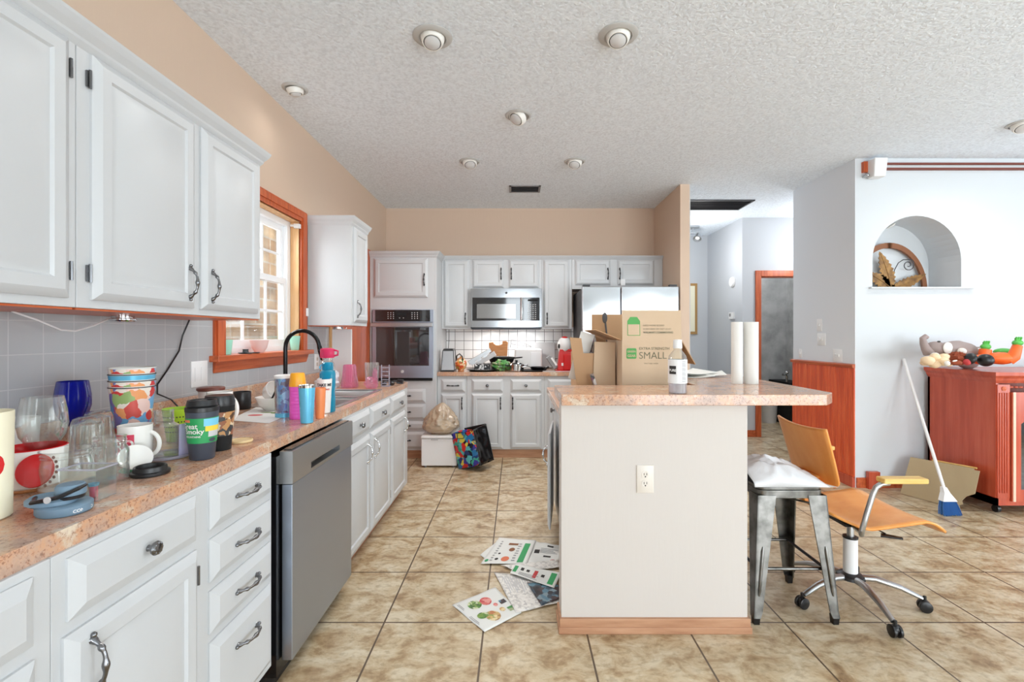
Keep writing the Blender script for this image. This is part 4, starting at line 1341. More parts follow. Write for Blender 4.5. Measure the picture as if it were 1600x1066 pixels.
# paper placemat with printed fruit
t = thing('placemat', 'white printed placemat with a red leaf shape, by the bowls', 'placemat', (-1.3, 2.45, CZ))
mb = MB()
A, B_, C_, D_ = onz(357, 657), onz(420, 662), onz(470, 640), onz(402, 636)
pl = [Vector((q.x, q.y, CZ + .0004)) for q in (A, B_, C_, D_)]
mb.prism([(q.x, q.y) for q in pl], 'z', CZ, CZ + .001)
mb.build('sheet', 'paper_white', t)
cc = (pl[0] + pl[1] + pl[2] + pl[3]) / 4
mb = MB()
for dx, dy, rx, ry, m in ((-.03, -.03, .035, .022, 0), (.04, .04, .03, .025, 1), (-.02, .055, .03, .012, 1)):
    mb.prism([(cc.x + dx + rx * math.cos(i * PI / 8), cc.y + dy + ry * math.sin(i * PI / 8)) for i in range(16)], 'z', CZ + .0011, CZ + .0014, m)
mb.build('leaf_print', ['red_print', 'leaf_print'], t)
# bowls
p = Vector((-1.265, 2.44, CZ + .0015))
def bowl(p, r, h, name, label, mat='white_ceramic', tilt=None):
    M = tilt if tilt is not None else Matrix.Identity(4)
    return one(MB().lathe([(0, 0), (r * .45, 0), (r * .5, .004), (r * .8, h * .4), (r, h), (r - .003, h), (r * .78, h * .42), (r * .4, .008), (0, .007)], p, 36, M=M), name, mat, label, 'bowl')
bowl(p, .08, .068, 'soup_bowl', 'wide white bowl near the upstand')
bowl(p + Vector((-.035, .005, .075)), .05, .065, 'small_bowl', 'small white bowl tipped inside the wide one', tilt=Matrix.Rotation(math.radians(62), 4, 'Y') @ Matrix.Rotation(.3, 4, 'X'))
one(MB().tube([p + Vector((-.03, -.03, .02)), p + Vector((.03, -.055, .07)), p + Vector((.05, -.06, .11))], [.009, .007, .006], 8, flat=.35), 'spoon', 'dark_metal', 'dark metal spoon standing in the white bowl', 'spoon')
# --- the drink tumblers
def tum(px, py, r0, r1, h, name, label, mats, extra=None):
    p = base_at(px, py, r0)
    t = thing(name, label, 'tumbler', p, group='tumblers beside the sink')
    return p, t
p, t = tum(443, 653, .0345, .0385, .2, 'tumbler', 'tall clear tumbler with a blue figure print and white lid, leftmost by the faucet', 0)
MB().lathe([(0, .004), (.034, .004), (.0375, .185), (.036, .185), (.0325, .01), (0, .01)], p, 32).build('print_sleeve', 'steel_blue_print', t)
MB().lathe([(0, 0), (.036, 0), (.0395, .187), (.0385, .187), (.035, .002)], p, 32).build('outer_wall', 'clear_glass', t)
MB().lathe([(.0395, .183), (.0415, .184), (.0415, .196), (.03, .200), (0, .200)], p, 32).build('lid', 'white_plastic', t)
MB().lathe([(0, 0), (.0365, 0), (.037, .02), (.0355, .02)], p, 32).build('blue_foot', 'tumbler_blue', t)
p, t = tum(465, 656, .034, .036, .19, 'shaker_bottle', 'bright pink shaker bottle with an orange cup lid', 0)
pr = [(0, 0), (.033, 0), (.034, .003)]
for i in range(8):
    z = .02 + i * .015
    pr += [(.0345, z), (.0337, z + .002), (.0345, z + .004)]
pr += [(.0365, .142), (.037, .150), (0, .150)]
MB().lathe(pr, p, 32).build('bottle', 'hot_pink', t)
MB().lathe([(0, .1505), (.0365, .1505), (.037, .156), (.031, .205), (.028, .212), (0, .213)], p, 32).build('cup_lid', 'cap_orange', t)
p, t = tum(479.5, 663, .026, .035, .168, 'tumbler', 'light blue tumbler with a steel rim, frontmost beside the sink', 0)
MB().lathe([(0, .003), (.0255, .003), (.0262, .006), (.0345, .155), (.0345, .158)], p, 36).build('cup', 'tumbler_blue', t)
MB().lathe([(.0345, .157), (.0352, .168), (.0338, .168), (.0325, .150), (.024, .01), (0, .01)], p, 36).build('steel_rim', 'chrome', t)
MB().lathe([(0, 0), (.0245, 0), (.0255, .0035), (0, .0035)], p, 36).build('steel_foot', 'chrome', t)
p, t = tum(499, 655, .021, .025, .13, 'tumbler', 'small orange tumbler half hidden behind the light blue one', 0)
p = p + Vector((0, .006, 0))
MB().lathe(vprof(.020, .026, .142), p, 32).build('cup', 'tumbler_orange', t)
p, t = tum(507, 648, .029, .036, .17, 'tumbler', 'white tumbler with black lettering, behind the orange one', 0)
MB().lathe([(0, .006), (.0265, .006), (.036, .172), (.0345, .172), (.026, .01), (0, .01)], p, 36).build('cup', 'white_ceramic', t)
MB().lathe([(0, 0), (.026, 0), (.0268, .0065), (0, .0065)], p, 36).build('steel_foot', 'chrome', t)
letters('TAKE ME', .019, 'dark_ink', t, (0, 0, p.z + .138), (1, 0, 0), (0, 0, 1), wrap=(p.x, p.y, .0345, -2.3, .055), bold=.0008)
letters('RUNNING', .012, 'red_print', t, (0, 0, p.z + .118), (1, 0, 0), (0, 0, 1), wrap=(p.x, p.y, .0335, -2.1, .055), bold=.0004)
# peach cup
p = Vector((-1.29, 2.83, CZ + .001))
p = Vector((-1.515 + .09, 2.72, CZ))
one(MB().lathe(vprof(.032, .042, .10), Vector((-1.16, 2.505, CZ + .0)) + Vector((-.06, -.02, 0)), 28), 'peach_cup', 'peach', 'small peach-coloured cup behind the pink shaker', 'cup')
# teal bottle & pink-lid bottle
p = base_at(512, 645, .03)
t = thing('water_bottle', 'translucent teal water bottle at the sink edge', 'bottle', p)
MB().lathe([(0, 0), (.034, 0), (.037, .004), (.037, .06), (.034, .10), (.037, .135), (.038, .19), (.034, .205), (.025, .213), (0, .213)], p, 32).build('bottle', 'teal_plastic', t)
MB().lathe([(0, .2135), (.026, .2135), (.027, .218), (.026, .245), (.02, .25), (0, .25)], p, 28).build('cap', 'teal_plastic', t)
MB().tube([p + Vector((-.03, -.01, .215)), p + Vector((-.036, -.012, .225)), p + Vector((-.026, -.01, .24))], .004, 8).build('loop', 'tumbler_blue', t)
decal(mb := MB(), p, .0355, -1.6, -0.7, .05, .11, 0, rd)
mb.build('white_print', 'mint', t)
p = Vector((-1.125, 2.86, CZ + .0045))
p = Vector((-1.485 + .42 - .0, 2.46, CZ))
p = Vector((-.998, 2.485, CZ))
t = thing('water_bottle', 'clear bottle with a large pink screw lid behind the teal one', 'bottle', p)
MB().lathe([(0, 0), (.036, 0), (.038, .004), (.038, .22), (.034, .24), (.026, .25), (.026, .268), (.0245, .268), (.0245, .25), (.036, .22), (.036, .006), (0, .006)], p, 30).build('bottle', 'clear_glass', t)
MB().lathe([(0, .268), (.034, .268), (.036, .274), (.036, .31), (.033, .316), (.016, .32), (0, .32)], p, 24).build('lid', 'pink_plastic', t)
MB().tube([p + Vector((.034, 0, .278)), p + Vector((.055, .0, .283)), p + Vector((.057, 0, .303)), p + Vector((.034, 0, .31))], .005, 8).build('lid_loop', 'pink_plastic', t)
# --- beyond the sink
zc = CZ
p = Vector((-1.24, 3.50, zc))
t = thing('fluted_vase', 'pink ribbed glass standing on the far side of the sink', 'glass', p)
mb = MB().lathe([(0, 0), (.055, 0), (.062, .004), (.06, .05), (.048, .10), (.042, .17), (.040, .17), (.046, .10), (.058, .05), (.058, .008), (0, .008)], p, 30)
for i in range(14):
    a = 2 * PI * i / 14
    mb.tube([p + Vector((.061 * math.cos(a), .061 * math.sin(a), .01)), p + Vector((.049 * math.cos(a), .049 * math.sin(a), .1)), p + Vector((.043 * math.cos(a), .043 * math.sin(a), .165))], .003, 5)
mb.build('glass', 'pink_glass', t)
p = Vector((-1.075, 3.50, zc))
t = thing('beer_mug', 'clear handled glass mug beside the pink ribbed glass', 'mug', p)
mb = MB().lathe(vprof(.043, .052, .185, .004), p, 28)
mb.build('glass', 'clear_glass', t)
for i in range(8):
    a = 2 * PI * i / 8
    MB().tube([p + Vector((.044 * math.cos(a), .044 * math.sin(a), .01)), p + Vector((.051 * math.cos(a), .051 * math.sin(a), .15))], .003, 5).build('rib', 'clear_glass', t)
one(MB().ell(p + Vector((.02, -.075, .04)), (.045, .022, .042), disp=.5, freq=2.2, seed=4, n=26, k=18, flat=zc + .001).ell(p + Vector((.045, -.07, .09)), (.018, .012, .05), disp=.5, freq=2.2, seed=6, n=18, k=14), 'dish_cloth', 'pink_glass', 'crumpled pink cloth against the clear mug', 'cloth')
p = Vector((-.99, 3.56, zc))
mb = MB()
for i in range(5):
    mb.box(p.x - .03, p.x + .03, p.y - .004, p.y, zc + .02 + i * .03, zc + .026 + i * .03)
mb.box(p.x - .032, p.x - .026, p.y - .006, p.y + .002, zc, zc + .165).box(p.x + .026, p.x + .032, p.y - .006, p.y + .002, zc, zc + .165).box(p.x - .032, p.x + .032, p.y - .006, p.y + .05, zc, zc + .006)
one(mb, 'cutlery_rack', 'frosty_plastic', 'small translucent slotted rack right of the clear mug', 'rack')
one(MB().ell((-1.395, 3.47, zc + .03), (.08, .05, .05), disp=.5, freq=2.5, seed=9, n=30, k=20, flat=zc + .001).ell((-1.35, 3.49, zc + .07), (.03, .02, .05), (0, .5, 0), disp=.5, freq=2, seed=2), 'plastic_bag', 'white_film', 'crumpled white plastic bag between the sink and the white board', 'bag')
t = thing('sunglasses', 'dark folded sunglasses near the far end of the long counter', 'sunglasses', (-.95, 3.62, zc))
for dx in (-.03, .03):
    MB().ell((-.985 + dx, 3.60, zc + .02), (.025, .006, .018), (0.2, 0, .1), n=14, k=8).build('lens', 'black_glass', t)
MB().tube([(-1.01, 3.60, zc + .03), (-.985, 3.60, zc + .033), (-.93, 3.61, zc + .03), (-.89, 3.66, zc + .012)], .003, 6).build('frame', 'charcoal_blue', t)
mb = MB().tube([(-.96, 3.80, zc + .012), (-.93, 3.77, zc + .03), (-.87 - .05, 3.74, zc + .02)], .008, 8)
t = thing('hand_tool', 'small black handled tool lying at the end of the long counter', 'tool', (-.93, 3.77, zc))
MB().tube([(-1.03, 3.80, zc + .01), (-.98, 3.78, zc + .022), (-.94, 3.77, zc + .02)], .008, 8).build('grip', 'black_plastic', t)
MB().ob((-.93, 3.765, zc + .018), (.05, .03, .034), (0, .1, -.1)).build('head', 'black_plastic', t, bevel=.004)
t = thing('white_board', 'tall narrow white board standing at the end of the long counter', 'board', (-1.435, 3.9, zc))
MB().box(-1.512, -1.352, 3.86, 3.878, zc, 1.352).build('panel', 'white_plastic', t, bevel=.003)
for i in range(3):
    MB().ell((-1.47 + i * .035, 3.869, 1.357), (.006, .006, .005), n=8, k=6).build('metal_stud', 'chrome', t)
# --- window sill things
SZ = 1.1972
bowl(Vector((-1.545, 2.83, SZ)), .052, .075, 'sill_bowl', 'pale pink bowl on the window sill', 'blush')
one(MB().lathe(vprof(.026, .036, .10), (-1.553, 3.30, SZ), 28), 'mint_cup', 'mint', 'mint green cup at the far end of the window sill', 'cup')
one(MB().lathe(vprof(.026, .034, .08), (-1.565, 2.535, SZ), 28), 'mint_cup', 'mint', 'mint green cup at the near corner of the window sill', 'cup')
t = thing('sink_strainer', 'black sink strainer lying on the window sill', 'strainer', (-1.525, 2.68, SZ))
MB().lathe([(0, 0), (.03, 0), (.038, .003), (.036, .007), (0, .007)], (-1.53, 2.66, SZ), 24).lathe([(0, 0), (.028, 0), (.033, .003), (.03, .006), (0, .006)], (-1.525, 2.735, SZ), 24).build('flange', 'black_plastic', t)
MB().lathe([(0, .007), (.016, .007), (.014, .022), (.018, .026), (0, .026)], (-1.53, 2.66, SZ), 16).build('stopper', 'dark_grey', t)
# --- wall plates and under-cabinet things
def plate(name, label, o, u, n, w_, h_, kind, cat='switch'):
    """a plate lying on a wall: o its centre"""
    o, u, n = Vector(o), Vector(u), Vector(n)
    t = thing(name, label, cat, o - Z * h_ / 2)
    MB().panel(o - u * w_ / 2 - Z * h_ / 2, u, Z, n, w_, h_, [(0, 0), (0, .003), (.004, .006)]).build('cover', 'off_white_plastic' if kind == 'outlet_c' else 'white_plastic', t)
    n2 = n * .0062
    def pad(c, ww, hh, d=.002, mat='white_plastic', nm='rocker'):
        MB().panel(c - u * ww / 2 - Z * hh / 2, u, Z, n, ww, hh, [(0, 0), (0, d), (.001, d + .0005)]).build(nm, mat, t)
    if kind.startswith('outlet'):
        for dz in (-.0195, .0195):
            c = o + n2 + Z * dz
            M = n.to_track_quat('Z', 'Y').to_matrix().to_4x4()
            f = MB().lathe([(0, 0), (.0165, 0), (.0165, .0015), (0, .0015)], c, 20, M=M).build('socket', 'off_white_plastic', t)
            mb = MB()
            for s in (-1, 1):
                q = c + u * s * .006 + n * .0018 + Z * .003
                mb.panel(q - u * .0012 - Z * .005, u, Z, n, .0024, .01, [(0, 0), (0, .0004)])
            mb.ell(c + n * .0017 - Z * .008, (.003, .003, .003), n=8, k=6)
            mb.build('slots', 'dark_ink', f)
    elif kind == 'rocker2':
        for s in (-1, 1):
            pad(o + n2 + u * s * .023, .032, .066)
    elif kind == 'toggle':
        pad(o + n2, .011, .024, .008, nm='toggle')
    elif kind == 'dimmer':
        M = n.to_track_quat('Z', 'Y').to_matrix().to_4x4()
        MB().lathe([(0, 0), (.02, 0), (.018, .014), (0, .016)], o + n2 - u * .02, 18, M=M).build('dimmer_knob', 'white_plastic', t)
        pad(o + n2 + u * .022, .011, .024, .008, nm='toggle')
    elif kind == 'toggle2':
        for s in (-1, 1):
            pad(o + n2 + u * s * .022, .011, .024, .008, nm='toggle')
    return t
TL = XL + .0062
plate('light_switch', 'white double rocker switch on the grey tiles left of the window', (TL, 2.295, 1.113), (0, 1, 0), (1, 0, 0), .118, .125, 'rocker2')
plate('wall_outlet', 'white outlet on the grey tiles right of the window sill', (TL, 3.64, 1.10), (0, 1, 0), (1, 0, 0), .075, .12, 'outlet_w', 'outlet')
plate('wall_outlet', 'almond duplex outlet on the front of the kitchen island', (.563, PY - .0005, .672), (1, 0, 0), (0, -1, 0), .075, .122, 'outlet_c', 'outlet')
one(MB().tube([(-1.50, 1.40, 1.372), (-1.49, 1.46, 1.35), (-1.48, 1.53, 1.318), (-1.48, 1.58, 1.315), (-1.49, 1.66, 1.335), (-1.50, 1.75, 1.368)], .0028, 6), 'cord', 'white_plastic', 'white cord drooping under the big wall cabinets', 'cord')
one(MB().tube([(-1.50, 2.16, 1.372), (-1.535, 2.165, 1.30), (-1.54, 2.15, 1.23), (-1.54, 2.08, 1.15), (-1.54, 2.02, 1.09), (-1.54, 2.02, 1.05), (-1.51, 2.06, 1.02), (-1.47, 2.08, .96), (-1.45, 2.1, CZ + .003)], .0035, 6), 'cord', 'black_plastic', 'black cord hanging from the wall cabinet down to the counter', 'cord')
t = thing('puck_light', 'small chrome puck light under the two-door wall cabinet', 'light', (-1.42, 1.70, 1.35))
MB().lathe([(0, .0), (.035, .0), (.04, .006), (.04, .010), (.034, .013), (.034, .0215), (0, .0215)], (-1.42, 1.70, 1.35), 24).build('housing', 'chrome', t)
t = thing('puck_light', 'small chrome puck light under the narrow wall cabinet', 'light', (-1.40, 3.75, 1.347))
MB().lathe([(0, .0), (.035, .0), (.04, .006), (.04, .010), (.034, .013), (.034, .0215), (0, .0215)], (-1.40, 3.7, 1.347), 24).build('housing', 'chrome', t)
# ================================================================== BACK COUNTER CLUTTER  (counter top z = .914, Y 4.96 - 5.6)
def K(px, py, Y):
    return atY(px, py, Y)
S = 5.15 / F      # metres per photo pixel at the middle of that counter
# toaster
p = Vector((-.735, 5.14, CZ))
t = thing('toaster', 'tall silver toaster with black edges next to the oven cabinet', 'toaster', p)
mb = MB().frust((p.x - .075, p.x + .065, 5.04, 5.24), CZ + .012, (p.x - .055, p.x + .055, 5.06, 5.22), CZ + .225)
mb.build('shell', 'satin_metal', t, bevel=.006)
mb = MB()
for s in (-1, 1):
    mb.tube([(p.x + s * .072, 5.042, CZ + .012), (p.x + s * .056, 5.058, CZ + .226)], .004, 6)
mb.tube([(p.x + .068, 5.24, CZ + .012), (p.x + .056, 5.22, CZ + .226)], .004, 6)
mb.build('black_edging', 'black_plastic', t)
MB().frust((p.x - .058, p.x + .058, 5.055, 5.225), CZ + .222, (p.x - .05, p.x + .05, 5.065, 5.215), CZ + .243).build('top', 'black_plastic', t)
MB().frust((p.x - .08, p.x + .07, 5.035, 5.245), CZ, (p.x - .078, p.x + .068, 5.037, 5.243), CZ + .012).build('base', 'black_plastic', t)
# fruity mug
p = Vector((-.60, 5.08, CZ))
t = thing('cookie_jar', 'round orange patterned jar with a black bail handle', 'jar', p)
MB().lathe([(0, 0), (.028, 0), (.032, .004), (.03, .014), (.055, .04), (.064, .07), (.062, .10), (.048, .125), (.04, .13), (0, .132)], p, 26).build('pot', 'stripe_fruit_print', t)
MB().lathe([(0, 0), (.03, 0), (.034, .004), (.031, .014), (0, .014)], p, 22).build('foot', 'pot_orange', t)
MB().lathe([(0, .132), (.042, .132), (.036, .142), (.01, .15), (.012, .16), (0, .165)], p, 22).build('lid', 'pot_orange', t)
MB().tube([p + Vector((-.05, -.02, .11)), p + Vector((-.04, -.03, .17)), p + Vector((-.01, -.035, .19)), p + Vector((.02, -.04, .16)), p + Vector((.03, -.05, .12))], .007, 8).build('bail_handle', 'black_plastic', t)
# baking tray, dish with lid stack
t = thing('round_tray', 'dark round tray under the utensil holder', 'tray', (-.38, 5.13, CZ))
MB().lathe([(0, 0), (.13, 0), (.17, .016), (.175, .018), (.17, .021), (.13, .006), (0, .006)], (-.375, 5.145, CZ), 40).build('tray', 'dark_metal', t)
one(MB().ob((-.37, 5.12, CZ + .052), (.17, .12, .06), (.05, 0, .02)), 'dotted_box', 'black_dot_print', 'black box with white dots on the round tray', 'box', bevel=.004)
t = thing('silver_tin', 'long silver box propped at a slant above the dotted box', 'box', (-.40, 5.2, CZ + .12))
MB().ob((-.405, 5.22, CZ + .155), (.28, .10, .045), (0, math.radians(-31), 0)).build('body', 'satin_metal', t, bevel=.004)
MB().ob((-.345, 5.16, CZ + .125), (.26, .08, .055), (0, math.radians(-31), 0)).build('lower_box', 'light_grey', t, bevel=.004)
mb = MB()
for k in range(3):
    mb.ob((-.405 + .26 * math.cos(.54) * (k - 1) * .3, 5.118, CZ + .125 + .26 * math.sin(.54) * (k - 1) * .3), (.05, .002, .03), (0, math.radians(-31), 0))
mb.build('embossing', 'satin_metal', t)
# wooden caddy
t = thing('wooden_caddy', 'small wooden box with a scooped opening on top of the back clutter', 'caddy', (-.2, 5.3, CZ + .16))
pts = [(-.315, .0), (-.085, .0), (-.08, .16), (-.10, .168), (-.13, .168), (-.135, .135), (-.16, .12), (-.22, .12), (-.25, .135), (-.255, .155), (-.29, .158), (-.31, .15)]
one_ = MB().prism([(a, CZ + .155 + z) for a, z in [(-.30, 0), (-.105, .0), (-.095, .155), (-.12, .168), (-.155, .168), (-.16, .135), (-.19, .122), (-.23, .122), (-.255, .14), (-.262, .158), (-.31, .152)]], 'y', 5.25, 5.34)
one_.build('box', 'caddy_wood', t, bevel=.003)
t = thing('pan_stack', 'stack of dark pans and lids under the wooden caddy', 'pans', (-.2, 5.32, CZ))
MB().lathe([(0, 0), (.13, 0), (.15, .05), (.152, .05), (.152, .056), (.148, .056), (.128, .006), (0, .006)], (-.17, 5.36, CZ + .085), 32).build('upper_pan', 'matte_black', t)
MB().lathe([(0, 0), (.12, 0), (.13, .08), (.126, .08), (.117, .006), (0, .006)], (-.17, 5.36, CZ), 32).build('lower_pan', 'dark_metal', t)
MB().ob((-.03, 5.24, CZ + .135), (.2, .03, .014), (0, -.1, -.3)).build('pan_handle', 'black_plastic', t, bevel=.003)
one(MB().ell((-.165, 5.13, CZ + .062), (.095, .05, .055), disp=.5, freq=2.4, seed=3, n=30, k=20, flat=CZ + .001), 'snack_bag', 'greens_print', 'crumpled green snack bag among the pans', 'bag')
t = thing('sauce_pot', 'shiny steel pot with a side handle and lid', 'pot', (.02, 5.1, CZ))
p = Vector((.0, 5.10, CZ))
MB().lathe([(0, .002), (.07, .002), (.078, .01), (.082, .065), (.086, .068), (.086, .074), (.08, .074), (.076, .012), (0, .01)], p, 32).build('pot', 'chrome', t)
MB().lathe([(.084, .074), (.07, .088), (.02, .098), (0, .099)], p, 32).build('lid', 'chrome', t)
MB().lathe([(0, .098), (.012, .1), (.016, .118), (0, .122)], p, 14).build('lid_knob', 'black_plastic', t)
for s in (-1, 1):
    MB().tube([p + Vector((s * .08, -.02, .06)), p + Vector((s * .12, -.025, .068)), p + Vector((s * .12, .025, .068)), p + Vector((s * .08, .02, .06))], .006, 8).build('side_handle', 'dark_metal', t)
one(MB().lathe([(0, 0), (.12, 0), (.14, .01), (.138, .012), (0, .006)], (.17, 5.12, CZ), 32), 'black_plate', 'matte_black', 'flat black plate beside the steel pot', 'plate')
t = thing('frying_pan', 'dark frying pan with a long silver handle on the black plate', 'pan', (.2, 5.14, CZ + .014))
MB().lathe([(0, 0), (.075, 0), (.095, .028), (.091, .028), (.073, .004), (0, .004)], (.24, 5.15, CZ + .0145), 28).build('pan', 'dark_metal', t)
MB().tube([(.155, 5.13, CZ + .043), (.12, 5.12, CZ + .055), (.02 + .08, 5.0, CZ + .06), (.06, 4.99, CZ + .05)], .008, 8, flat=.6).build('handle', 'satin_metal', t)
# white appliance box with racks on top
t = thing('bread_machine', 'low white rounded countertop appliance against the tiles', 'appliance', (.13, 5.4, CZ))
MB().box(-.02, .29, 5.28, 5.52, CZ, CZ + .235).build('housing', 'white_plastic', t, bevel=.018)
MB().box(.16, .27, 5.274, 5.281, CZ + .04, CZ + .2).build('front_panel', 'vinyl_white', t, bevel=.002)
t = thing('wire_rack', 'tilted grey wire rack lying on the white appliance', 'rack', (.05, 5.4, CZ + .24))
mb = MB()
for i in range(9):
    a = i / 8
    mb.tube([(-.05 + a * .21, 5.30, CZ + .325 - a * .07), (-.05 + a * .21, 5.48, CZ + .325 - a * .07)], .0025, 5)
for y in (5.30, 5.48):
    mb.tube([(-.07, y, CZ + .25), (-.06, y, CZ + .335), (.0, y, CZ + .33), (.17, y, CZ + .262)], .004, 6)
    mb.tube([(-.06, y, CZ + .29), (.17, y, CZ + .255)], .003, 6)
mb.build('rack', 'mid_grey', t)
one(MB().ob((.335, 5.565, CZ + .155), (.24, .02, .30), (-.08, 0, 0)), 'grey_cutting_board', 'light_grey', 'grey cutting board leaning on the white tiles', 'board', bevel=.006)
# red and white coffee machine
p = Vector((.53, 5.13, CZ))
t = thing('coffee_maker', 'red and white rounded pod coffee machine near the refrigerator', 'coffee maker', p)
mb = MB()
mb.ob(p + Vector((-.005, .02, .006)), (.20, .22, .012))
mb.frust((p.x - .085, p.x + .085, 5.08, 5.22), CZ + .012, (p.x - .06, p.x + .07, 5.09, 5.21), CZ + .235)
mb.prism([(p.x - .055, CZ + .22), (p.x + .0, CZ + .275), (p.x + .07, CZ + .21)], 'y', 5.085, 5.13)
mb.build('body', 'red_plastic', t, bevel=.006)
MB().ob(p + Vector((.02, -.065, .10)), (.085, .02, .17), (.0, 0, 0)).build('water_tank', 'red_gloss', t, bevel=.008)
MB().ell(p + Vector((-.003, .03, .275)), (.08, .09, .10), n=26, k=18).build('head', 'white_plastic', t)
MB().ell(p + Vector((-.003, .03, .345)), (.045, .055, .034), n=22, k=10).build('top_cap', 'red_plastic', t)
MB().ell(p + Vector((-.07, -.03, .27)), (.012, .012, .026), n=12, k=8).build('button', 'dark_ink', t)
MB().ob(p + Vector((-.035, -.052, .075)), (.02, .012, .03)).build('spout', 'white_plastic', t)
t = thing('hand_mixer', 'grey kitchen gadget leaning against the red coffee machine', 'appliance', (.4, 5.1, CZ))
MB().ob((.385, 5.12, CZ + .095), (.055, .06, .15), (0, math.radians(-34), 0)).build('body', 'mid_grey', t, bevel=.008)
MB().ob((.405, 5.085, CZ + .105), (.02, .012, .10), (0, math.radians(-34), 0)).build('trim', 'white_plastic', t)
MB().tube([(.30, 5.1, CZ + .012), (.33, 5.1, CZ + .04), (.35, 5.1, CZ + .05)], .014, 8).build('foot', 'dark_metal', t)
one(MB().tube([(.28, 5.02, CZ + .005), (.33, 5.0, CZ + .005), (.42, 4.99, CZ + .005), (.56, 4.985, CZ + .005), (.625, 5.02, CZ + .02), (.64, 5.06, CZ + .12), (.635, 5.1, CZ + .22), (.62, 5.15, CZ + .28)], .0045, 6), 'cord', 'light_grey', 'grey cord looping around the red coffee machine', 'cord')
one(MB().tube([(-.80, 5.59, 1.372), (-.795, 5.55, 1.33), (-.775, 5.4, 1.25), (-.76, 5.26, 1.16)], .0035, 6), 'cord', 'dark_grey', 'grey cord running up from the silver toaster', 'cord')

# ================================================================== THE BAR TOP
BZ = 1.0455
# big moving box; stands on the island's lower worktop, behind the bar
LW = .9145
def carton(name, label, x0, x1, y0, y1, z0, z1, mat='cardboard', group=None, flaps=()):
    t = thing(name, label, 'box', ((x0 + x1) / 2, (y0 + y1) / 2, z0), group=group)
    th = .004
    mb = MB().box(x0, x1, y0, y0 + th, z0, z1).box(x0, x1, y1 - th, y1, z0, z1).box(x0, x0 + th, y0 + th, y1 - th, z0, z1).box(x1 - th, x1, y0 + th, y1 - th, z0, z1).box(x0, x1, y0, y1, z0, z0 + th)
    mb.build('walls', mat, t)
    for f in flaps:
        MB().prism(f[0], *f[1:4], M=f[4] if len(f) > 4 else None).build('flap', mat, t)
    return t
bx0, bx1, by0, by1 = .565, .885, 2.52, 2.98
cz = 1.274
t = carton('moving_box', 'big open moving box printed SMALL in green and grey', bx0, bx1, by0, by1, LW, cz, group='cardboard boxes behind the bar')
# front flap stands up, slightly back
fl = MB().box(bx0 + .002, bx1 - .002, 0, .004, 0, .162, M=Matrix.Translation((0, by0, cz)) @ Matrix.Rotation(math.radians(-3), 4, 'X'))
fl.build('flap', 'cardboard', t)
# left flap hangs outwards over the smaller box, right flap folds away, back flap up
MB().box(-.15, 0, by0 + .01, by1 - .01, 0, .004, M=Matrix.Translation((bx0, 0, cz)) @ Matrix.Rotation(math.radians(22), 4, 'Y')).build('flap', 'cardboard_dark', t)
MB().box(0, .15, by0 + .01, by1 - .01, 0, .004, M=Matrix.Translation((bx1, 0, cz)) @ Matrix.Rotation(math.radians(60), 4, 'Y')).build('flap', 'cardboard_dark', t)
MB().box(bx0 - .09, bx1 - .15, by1 - .004, by1, cz - .02, cz + .16).build('flap', 'cardboard_dark', t)
FY = by0 - .0008
letters('EXTRA STRENGTH', .0195, 'box_ink', t, (.655, FY, 1.224), (1, 0, 0), (0, 0, 1), bold=.0002, name='printing')
letters('SMALL', .052, 'box_ink', t, (.654, FY, 1.176), (1, 0, 0), (0, 0, 1), bold=.0, name='printing')
letters('box / caja / boîte', .011, 'box_ink', t, (.683, FY, 1.148), (1, 0, 0), (0, 0, 1), name='printing')
mb = MB()
def rrect(x0, x1, z0, z1, r, n=4):
    o = []
    for cx_, cz_, a in ((x1 - r, z1 - r, 0), (x0 + r, z1 - r, PI / 2), (x0 + r, z0 + r, PI), (x1 - r, z0 + r, 1.5 * PI)):
        for i in range(n + 1):
            b_ = a + PI / 2 * i / n
            o.append((cx_ + r * math.cos(b_), cz_ + r * math.sin(b_)))
    return o
mb.prism(rrect(.588, .642, 1.176, 1.232, .008), 'y', FY, FY + .0004)
mb.build('green_logo', 'box_green', t)
letters('GREEN', .0145, 'cardboard', t, (.615, FY - .0006, 1.210), (1, 0, 0), (0, 0, 1), bold=.0003, ax='CENTER', name='printing')
letters('GEAR', .0175, 'cardboard', t, (.615, FY - .0006, 1.186), (1, 0, 0), (0, 0, 1), bold=.0004, ax='CENTER', name='printing')
# printing on the upright flap
fu = Vector((0, math.sin(math.radians(3)), math.cos(math.radians(3))))
def fpt(x, h):
    return Vector((x, by0 - .001, cz)) + fu * h
letters('NEED MORE BOXES?', .0125, 'box_ink', t, fpt(.678, .076), (1, 0, 0), fu, name='printing')
letters('SCAN HERE OR VISIT US AT', .0122, 'box_ink', t, fpt(.678, .057), (1, 0, 0), fu, name='printing')
letters('WALMART.COM/MOVING', .0138, 'box_ink', t, fpt(.678, .038), (1, 0, 0), fu, bold=.0004, name='printing')
mb = MB()
def fq(x0, x1, h0, h1, lift, m=0):
    n_ = Vector((0, -math.cos(math.radians(3)), math.sin(math.radians(3))))
    v = [mb.bm.verts.new(q + n_ * lift) for q in (fpt(x0, h0), fpt(x1, h0), fpt(x1, h1), fpt(x0, h1))]
    mb._f(v, m)
fq(.594, .662, .026, .088, .0002)
fq(.597, .659, .029, .086, .0005, 1)
n_ = Vector((0, -math.cos(math.radians(3)), math.sin(math.radians(3))))
tp = [(.594, .088), (.662, .088), (.662, .104), (.646, .126), (.610, .126), (.594, .104)]
mb._f([mb.bm.verts.new(fpt(a, b_) + n_ * .0003) for a, b_ in tp], 0)
mb.build('tag_print', ['box_green', 'cardboard'], t)
